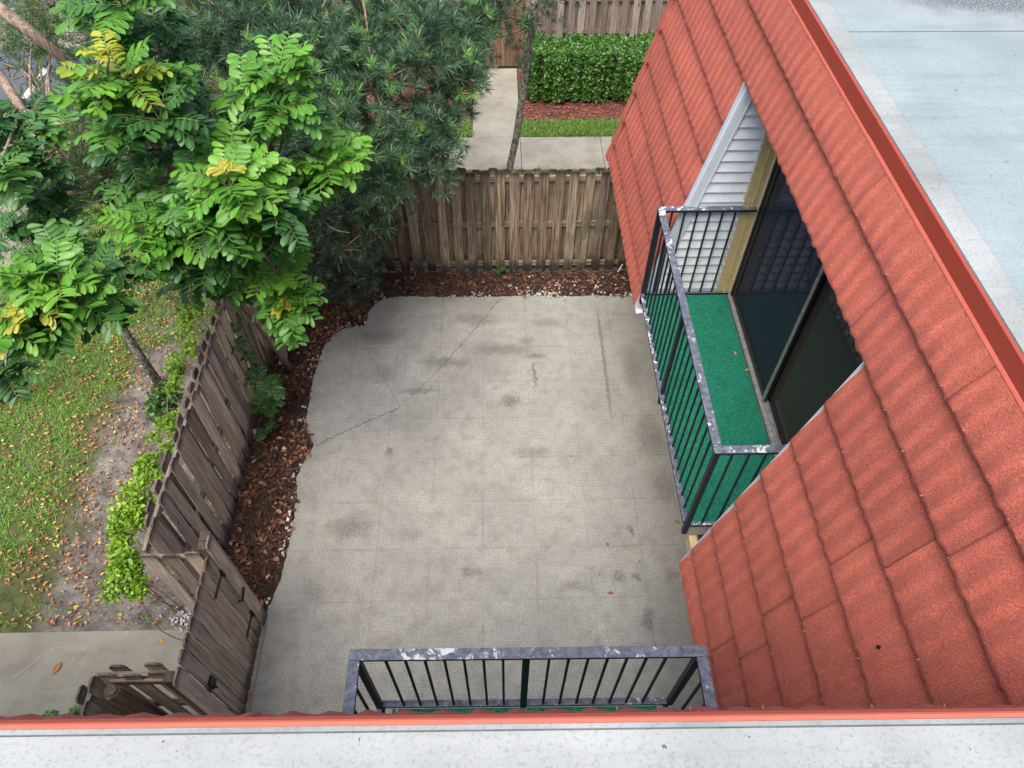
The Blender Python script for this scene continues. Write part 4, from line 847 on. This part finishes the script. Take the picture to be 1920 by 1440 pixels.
# clipped hedge
N = 38000; x = rng.uniform(.66, 4.6, N); yy = rng.uniform(0, 1, N); zz = rng.uniform(0, 1, N)
x0, x1, y0, y1, zt = .70, 4.6, 13.20, 13.98, .92
P = []; Nn = []
for k in range(N):
    f = random.random(); bx = random.uniform(x0, x1); j = .05*math.sin(bx*9)+.04*math.sin(bx*23+1)+random.gauss(0, .035)
    if f < .45: P.append((bx, random.uniform(y0, y1), zt+j*.6)); Nn.append((0, -.2, 1))
    elif f < .92: P.append((bx, y0+j+.03*math.sin(bx*31)+(0.25 if 2.0 < bx < 2.14 and random.random() < .8 else 0), random.uniform(.08, zt))); Nn.append((0, -1, .3))
    else: P.append((x0+j, random.uniform(y0, y1), random.uniform(.08, zt))); Nn.append((-1, 0, .3))
hr = leafy('hedge', 'clipped square glossy green hedge on red mulch across the walkway', 'hedge', P, Nn, .050, (.018, .070, .010), (.10, .26, .028))
b = MB(); b.box(x0+.12, x1, y0+.12, y1-.1, .06, zt-.12, (.35,)*3); b.build('shade_core', M['crack'], hr)  # solid dark box standing in for the shade inside the hedge
# light green vine over the left fence
def blobpts(cs, n, spread): 
    out = []
    for c, r, k in cs:
        q = rng.normal(0, 1, (k, 3)); q /= np.maximum(1e-6, np.linalg.norm(q, axis=1, keepdims=True)); q *= (rng.random((k, 1))**.4)*r; out.append(np.array(c)+q*[1, 1, spread])
    return np.concatenate(out)
cs = []
for x_, y_, k_ in [(352, 585, 3), (345, 625, 3), (335, 660, 4), (322, 700, 4), (312, 725, 2), (325, 770, 2), (312, 800, 3), (300, 835, 4), (288, 862, 5), (268, 890, 6), (250, 925, 7), (248, 965, 7), (222, 985, 6), (215, 1025, 7), (238, 1050, 7), (210, 1080, 6), (250, 1095, 6)]:
    for q_ in range(k_): cs.append((at(x_+8+random.gauss(0, 10), y_+random.gauss(0, 14), random.uniform(1.15, 1.5)), random.uniform(.05, .11), random.randint(50, 115)))
P = blobpts([(tuple(c), r, k) for c, r, k in cs], 0, .8); v = leafy('climbing_vine', 'lime green small-leaved vine along the outside of the left fence', 'vine', P, np.tile([0., 0, 1], (len(P), 1)), .050, (.10, .26, .015), (.42, .62, .05), asp=.62)
b = MB()
for c, r, k in cs[::5]: limb(b, (-3.36, c.y+random.uniform(-.1, .1), -.02), tuple(c), .005, .003, .1)
for a, c in zip(cs[:-1], cs[1:]): limb(b, tuple(a[0]), tuple(c[0]), .005, .004, .08)
b.build('stems', M['bark'], v)
cs = [(at(310, 745, .95), .20, 260), (at(300, 765, .8), .16, 160)]
P = blobpts([(tuple(c), r, k) for c, r, k in cs], 0, .8); v = leafy('shrub', 'small dark-leaved bush at the foot of the lichen-spotted trunk', 'shrub', P, np.tile([0., 0, 1], (len(P), 1)), .06, (.03, .10, .02), (.10, .24, .04))
b = MB(); [limb(b, (-4.0, 5.3, -.03), tuple(c), .01, .004) for c, r, k in cs]; b.build('stems', M['bark'], v)
cs = [(at(355, 575, 1.2), .18, 160), (at(340, 530, .9), .22, 150)]
P = blobpts([(tuple(c), r, k) for c, r, k in cs], 0, .8); v = leafy('shrub', 'sparse light green sprigs at the far top of the left fence', 'shrub', P, np.tile([0., 0, 1], (len(P), 1)), .055, (.08, .18, .02), (.2, .36, .05))
b = MB(); [limb(b, (-3.6, 6.4, -.03), tuple(c), .01, .004) for c, r, k in cs]; b.build('stems', M['bark'], v)
# seedlings inside the fence: compound-leaved
def seedling(label, foot, ros_, leaflet, cat='shrub'):
    root = empty('shrub', foot, label, cat); P = []; D = []; U = []; S = []; C = []; rc = MB()
    for c, r, tone, n in ros_:
        rc.tube([foot, tuple((np.array(foot)+np.array(c))/2+np.array([.03, 0, .04])), c], [.012, .009, .005], 6)
        p, d, u, s, cc, rr = rosette_leaves(np.array(c), r, tone, n, leaflet=leaflet); P += p; D += d; U += u; S += s; C += cc
        for q in rr: rc.tube([tuple(x) for x in q], [.003, .002, .0015], 4)
    rc.build('stems', M['stalk'], root); scatter('foliage', LT, LF, LUV, np.array(P), basis(np.array(D), np.array(U)), np.array(S), np.array(C), M['leaf'], root, droop(.2), smooth=True)
seedling('dark glossy compound-leaved seedling on the mulch against the left fence', (-2.98, 5.72, -.02), [(tuple(at(490, 715, .62)), .30, 'dark', 12), (tuple(at(495, 765, .45)), .26, 'dark', 11), (tuple(at(505, 740, .75)), .24, 'dark', 9), (tuple(at(500, 805, .25)), .16, 'dark', 6)], .10)
seedling('young green seedling in front of the left fence boards, yellowing below', (-3.06, 6.02, -.02), [(tuple(at(425, 625, 1.25)), .22, 'mid', 8), (tuple(at(440, 650, 1.2)), .20, 'dark', 8), (tuple(at(455, 685, .8)), .15, 'yellow', 4), (tuple(at(430, 600, 1.3)), .16, 'mid', 5), (tuple(at(460, 670, .9)), .16, 'mid', 5)], .10)
seedling('small dark plant in the far corner at the foot of the back fence', (-1.95, 8.1, -.02), [(tuple(at(700, 515, .15)), .20, 'dark', 8)], .11)
seedling('tiny weed beside the walkway at the lower left corner', (-4.1, 1.84, -.02), [(tuple(at(150, 1338, .05)), .12, 'mid', 7), (tuple(at(95, 1345, .03)), .08, 'mid', 5)], .05)
seedling('tiny green weed at the foot of the back fence middle', (0.05, 8.32, -.02), [((0.05, 8.28, .10), .10, 'dark', 6)], .05)

# ------------------------------------------------------------ grass, litter, chips, pebbles (uncountable)
def grass_patch(name, P, lo, hi, h=.055, dry=.2, per=3):
    P = np.repeat(P, per, 0); P = P+rng.normal(0, .018, P.shape)*[1, 1, 0]; N = len(P)
    d = rng.normal(0, .75, (N, 3)); d[:, 2] = rng.uniform(.35, 1, N)
    c = np.array(lo)+(np.array(hi)-np.array(lo))*rng.random((N, 1)); k = rng.random(N) < dry; c[k] = np.array([.34, .30, .12])*rng.uniform(.6, 1.1, (k.sum(), 1))
    s = h*rng.uniform(.6, 1.3, N)
    tv = [(-.5, 0, 0), (.5, 0, 0), (.32, .6, -.04), (0, 1, -.22), (-.32, .6, -.04)]
    o = scatter(name, tv, [(0, 1, 2, 4), (4, 2, 3)], None, np.column_stack([P[:, :2], np.full(N, -.05)]) if P.shape[1] == 2 else P, basis(d), np.stack([s*.13, s, s], 1), c, M['grass'])
    return tag(o, None, None, None, 'stuff')
N = 30000; P = np.column_stack([rng.uniform(-8.6, -3.35, N), rng.uniform(2.84, 10.9, N)])
dn = .5*vnoise(P, 5, 1)+.5*vnoise(P, 12, 2); edge = -5.12+.45*vnoise(P, 2.2, 9)+.28*vnoise(P, 7, 12)-.02*(P[:, 1]-3)
edge = np.where(P[:, 1] > 6.9, -3.5, edge)
prob = np.clip((edge-P[:, 0])*2.2, .02, 1)*np.clip(.80+1.1*dn, .14, 1); P = P[rng.random(N) < prob]
P = np.column_stack([P, np.full(len(P), -.05)]); tag(grass_patch('lawn_grass', P, (.065, .20, .014), (.22, .43, .05), .072, .20, 5), 'patchy green lawn grass left of the side fence', 'grass')
P = np.concatenate([np.column_stack([rng.uniform(.47, 4, 9000), rng.uniform(12.03, 12.60, 9000)]), np.column_stack([rng.uniform(-6, -.47, 9000), rng.uniform(12.03, 12.60, 9000)])])
P = P[rng.random(len(P)) < np.clip((12.64+.05*vnoise(P, 9, 4)-P[:, 1])*8, 0, 1)]
tag(grass_patch('verge_grass', np.column_stack([P, np.full(len(P), -.05)]), (.045, .14, .012), (.17, .33, .04), .09, .14, 3), 'strip of fresh green grass along the far walkway', 'grass')
P = np.column_stack([rng.uniform(-3.2, 2.3, 500), rng.uniform(10.85, 11.02, 500), np.full(500, -.05)])
tag(grass_patch('verge_grass', P, (.07, .20, .012), (.2, .38, .05), .10, .2, 3), 'thin grass fringe along the near side of the far walkway', 'grass')

LEAFC = np.array([[.42, .155, .05], [.34, .11, .045], [.50, .24, .07], [.22, .085, .045], [.46, .30, .10], [.28, .10, .05]])
def litter(name, P, size, cols, curl=.35, flat=.35):
    N = len(P); a = rng.uniform(0, 2*np.pi, N); d = np.stack([np.cos(a), np.sin(a), rng.normal(0, flat*.5, N)], 1); up = np.tile([0., 0, 1], (N, 1))+rng.normal(0, flat, (N, 3))
    s = size*rng.uniform(.6, 1.25, N); c = cols[rng.integers(0, len(cols), N)]*rng.uniform(.6, 1.2, (N, 1))
    return scatter(name, [(0, 0, 0), (-.5, .35, .25), (-.42, .72, .2), (0, 1, .05), (.42, .72, .2), (.5, .35, .25), (0, .5, 0)], LFs, LUVs, P, basis(d, up), np.stack([s*.5, s, s*curl*rng.uniform(.2, 1.6, N)], 1), c, M['litter'])
N = 11000; P = np.column_stack([rng.uniform(-7.5, -3.3, N), rng.uniform(2.86, 8.5, N)]); dn = vnoise(P, 6, 21)
P = P[(rng.random(N) < np.clip(0.20+.9*dn+.25*2.2*np.exp(-((P[:, 0]+4.9)/.8)**2), .05, 1)*.85)]
tag(litter('fallen_leaves', np.column_stack([P, rng.uniform(-.04, .015, len(P))]), .047, LEAFC*np.array([1.15, 1.4, 1.5]), 1.0, .5), 'orange-brown fallen leaves scattered over the lawn and bare soil', 'leaves', kind='stuff')
bed = [(-3.17, 2.95), (-2.3, 2.95), (-2.3, 7.0), (2.28, 7.4), (2.28, 8.36), (-3.17, 8.36)]
def inbed(P): return in_poly(P, bed) & ~in_poly(P, PATIO)
N = 60000; P = np.column_stack([rng.uniform(-3.2, 2.3, N), rng.uniform(2.92, 8.36, N)]); P = P[inbed(P)]; P = P[:24000]; N = len(P)
a = rng.uniform(0, 2*np.pi, N); d = np.stack([np.cos(a), np.sin(a), rng.normal(0, .3, N)], 1); s = rng.uniform(.02, .075, N)
CH = np.array([[.14, .070, .046], [.085, .046, .034], [.055, .034, .027], [.22, .125, .085], [.03, .022, .018], [.18, .085, .055]])
tag(scatter('mulch_chips', [(-.5, -.5, 0), (.5, -.5, 0), (.5, .5, 0), (-.5, .5, 0), (0, -.5, 1), (0, .5, 1)], [(0, 1, 4), (3, 5, 2), (1, 2, 5, 4), (0, 4, 5, 3)], None, np.column_stack([P, rng.uniform(-.03, .02, N)]), basis(d), np.stack([np.where(rng.random(N) < .7, rng.uniform(.003, .006, N), s*.25), s, s*.12], 1), CH[rng.integers(0, 6, N)]*rng.uniform(.6, 1.2, (N, 1)), M['chip']), 'brown shredded bark mulch around the patio', 'mulch', kind='stuff')
N = 14000; P = np.column_stack([rng.uniform(-3.2, 2.3, N), rng.uniform(2.92, 8.36, N)]); P = P[inbed(P)]; P = P[(rng.random(len(P)) < np.where(P[:, 0] < -2.3, np.clip(.42+1.1*vnoise(P, 5, 31), .06, 1), .22))]
tag(litter('mulch_leaves', np.column_stack([P, rng.uniform(-.015, .03, len(P))]), .078, np.array([[.26, .115, .065], [.17, .075, .048], [.32, .145, .08], [.11, .055, .04], [.38, .21, .13], [.07, .045, .035]]), 1.0, .5), 'dry rust-brown leaves lying on the mulch', 'leaves', kind='stuff')
N = 6000; P = np.column_stack([rng.uniform(-6, 5, N), rng.uniform(12.62, 14.45, N)]); P = P[np.abs(P[:, 0]) > .5]; N = len(P)
a = rng.uniform(0, 2*np.pi, N); d = np.stack([np.cos(a), np.sin(a), rng.normal(0, .3, N)], 1); s = rng.uniform(.03, .07, N)
tag(scatter('red_mulch_chips', [(-.5, -.5, 0), (.5, -.5, 0), (.5, .5, 0), (-.5, .5, 0), (0, -.5, 1), (0, .5, 1)], [(0, 1, 4), (3, 5, 2), (1, 2, 5, 4), (0, 4, 5, 3)], None, np.column_stack([P, rng.uniform(-.02, .02, N)]), basis(d), np.stack([s*.25, s, s*.2], 1), np.array([.26, .09, .065])*rng.uniform(.4, 1.5, (N, 1)), M['chip']), 'red bark mulch under the clipped hedge', 'mulch', kind='stuff')
# white pebbles along the slab edge
P = []
edge_pts = [p for p in PW if p[1] > 2.95 and p[0] < 2.2]
for k in range(760):
    q = random.choice(edge_pts); c = (-.2, 5.0); dx, dy = q[0]-c[0], q[1]-c[1]; L = math.hypot(dx, dy); r_ = abs(random.gauss(0, .05))+.01
    p = (q[0]+dx/L*r_+random.gauss(0, .02), q[1]+dy/L*r_+random.gauss(0, .02))
    wgt = 1.0 if (q[1] > 7.6 and q[0] > -.4) else (.55 if q[1] < 5.6 or (6.4 < q[1] < 7.3) else .25)
    if random.random() < wgt*(.5+.6*math.sin(q[0]*5+q[1]*7)): P.append(p)
for k in range(60): P.append((random.gauss(.75, .55), random.gauss(8.0, .09)))
for k in range(240): P.append((random.gauss(-3.30, .13), random.gauss(2.93, .07)))
P = np.array(P); P = P[~in_poly(P, PATIO) & (P[:, 0] < 2.25)]; N = len(P); s = rng.uniform(.010, .026, N)
ic = []; f0 = []
bmm = bmesh.new(); bmesh.ops.create_icosphere(bmm, subdivisions=1, radius=1); bmm.verts.ensure_lookup_table(); ic = [tuple(v.co) for v in bmm.verts]; f0 = [tuple(v.index for v in f.verts) for f in bmm.faces]; bmm.free()
tag(scatter('pebbles', ic, f0, None, np.column_stack([P, rng.uniform(-.02, .012, N)]), basis(rand_dirs(N)), np.stack([s, s*rng.uniform(.7, 1.3, N), s*.6], 1), np.array([.62, .62, .60])*rng.uniform(.55, 1.1, (N, 1)), M['stone']), 'white pebbles along the edge of the patio slab', 'pebbles', kind='stuff')

# ------------------------------------------------------------ single fallen leaves and small objects
def one_leaf(x, y, z, rot, size, c, label):
    b = MB(); cr, sr = math.cos(rot), math.sin(rot); vs = []
    for (u, v, h) in [(0, 0, .01), (-.24, .3, .12), (-.26, .6, .14), (0, 1, .06), (.26, .6, .14), (.24, .3, .12), (0, .5, .02), (0, -.25, .03)]:
        u, v, h = u*size, (v-.4)*size, h*size; vs.append((x+u*cr-v*sr, y+u*sr+v*cr, z+.004+h))
    b.add(vs, [(0, 6, 1), (1, 6, 2), (2, 6, 3), (3, 6, 4), (4, 6, 5), (5, 6, 0), (7, 5, 0), (7, 0, 1)], c)
    tag(b.build('fallen_leaf', M['litter']), label, 'leaf', 'single fallen leaves on the concrete')
OR = (.40, .20, .05); BR = (.26, .10, .04)
for x, y, s_, c, l in [(1.23, 3.70, .055, BR, 'small brown leaf on the patio, left of the pair near the balcony post'), (1.42, 3.67, .06, OR, 'ochre leaf on the patio, right of the pair near the balcony post'),
        (1.57, 3.49, .05, OR, 'ochre leaf on the patio just below the pair by the balcony'), (1.10, 3.34, .035, BR, 'tiny brown leaf, the smallest one on the lower patio'),
        (1.20, 3.12, .065, BR, 'brown leaf on the patio left of the dark oval stain'), (2.09, 3.98, .07, OR, 'ochre leaf on the patio touching the foot of the balcony post'),
        (.89, 4.92, .04, BR, 'single reddish leaf in the open middle of the patio')]: one_leaf(x, y, 0, random.uniform(0, 6), s_, c, l)
one_leaf(-4.62, 2.42, -.004, -.3, .115, (.36, .17, .06), 'long brown leaf lying on the near walkway at the left')
one_leaf(-3.62, 2.68, -.004, 1.0, .075, (.45, .26, .07), 'curled tan leaf on the near walkway beside the gate')
one_leaf(-2.57, 2.12, .025, .2, .09, (.42, .15, .05), 'rust leaf resting on the concrete sill under the gate')
one_leaf(2.27, 4.15, 2.618, 2.2, .05, (.30, .24, .06), 'olive leaf on the green balcony carpet by the door track')
one_leaf(2.20, 4.35, 2.618, .2, .05, (.34, .22, .06), 'yellowed leaf on the green balcony carpet farther from the gate')
b = MB(); p = at(533, 842, .02)
b.tube([(p.x, p.y, .0), (p.x, p.y, .012), (p.x, p.y, .03), (p.x, p.y, .05), (p.x, p.y, .058)], [.012, .026, .031, .022, .006], 10, (.62, .56, .30)); tag(b.build('seed_ball', M['litter'], smooth=True), 'pale yellow round fruit on the mulch beside the crack', 'fruit')
# bent grey plastic piece leaning by the corner trunk
b = MB(); p = at(532, 672, 0)
vs = [(p.x-.05, p.y-.12, .02), (p.x+.05, p.y-.12, .02), (p.x+.06, p.y+.02, .05), (p.x-.04, p.y+.02, .05), (p.x+.03, p.y+.10, .30), (p.x+.08, p.y+.10, .30)]
b.add(vs+[(a_, c_, z_-.012) for a_, c_, z_ in vs], [(0, 1, 2, 3), (3, 2, 5, 4), (6, 9, 8, 7), (9, 10, 11, 8), (0, 3, 9, 6), (1, 7, 8, 2), (0, 6, 7, 1), (3, 4, 10, 9), (2, 8, 11, 5), (4, 5, 11, 10)])
tag(b.build('downspout_elbow', M['grey']), 'bent grey plastic scrap beside the slim trunk on the mulch', 'scrap')
b = MB(); p = at(1166, 498, .08); b.tube([(p.x-.06, p.y-.06, 0), (p.x+.05, p.y+.05, .16)], [.008, .008], 6); b.box(p.x+.01, p.x+.07, p.y+.02, p.y+.035, .10, .17); tag(b.build('garden_stake', M['whitep']), 'small white tag on a stake by the back fence near the roof corner', 'stake')
b = MB(); p = at(541, 975, 0); b.box(p.x-.02, p.x+.012, p.y-.12, p.y+.12, -.01, .012, T=None); tag(b.build('plastic_strip', M['whitep']), 'thin white strip lying along the left edge of the patio slab', 'strip')
b = MB(); p = at(478, 808, .02); b.box(p.x-.03, p.x+.03, p.y-.05, p.y+.02, 0, .05); b.box(p.x-.02, p.x+.02, p.y-.08, p.y-.05, .0, .02); tag(b.build('wall_light', M['grey'], bevel=.008), 'small grey garden light at the foot of the left fence by the seedling', 'light')
b = MB(); p = at(445, 925, .02); b.box(p.x-.03, p.x+.03, p.y-.04, p.y+.03, 0, .06); b.tube([(p.x, p.y, .06), (p.x, p.y, .08)], [.02, .01], 8); tag(b.build('wall_light', M['grey'], bevel=.008), 'small grey garden light at the fence foot beside the leaf pile', 'light')
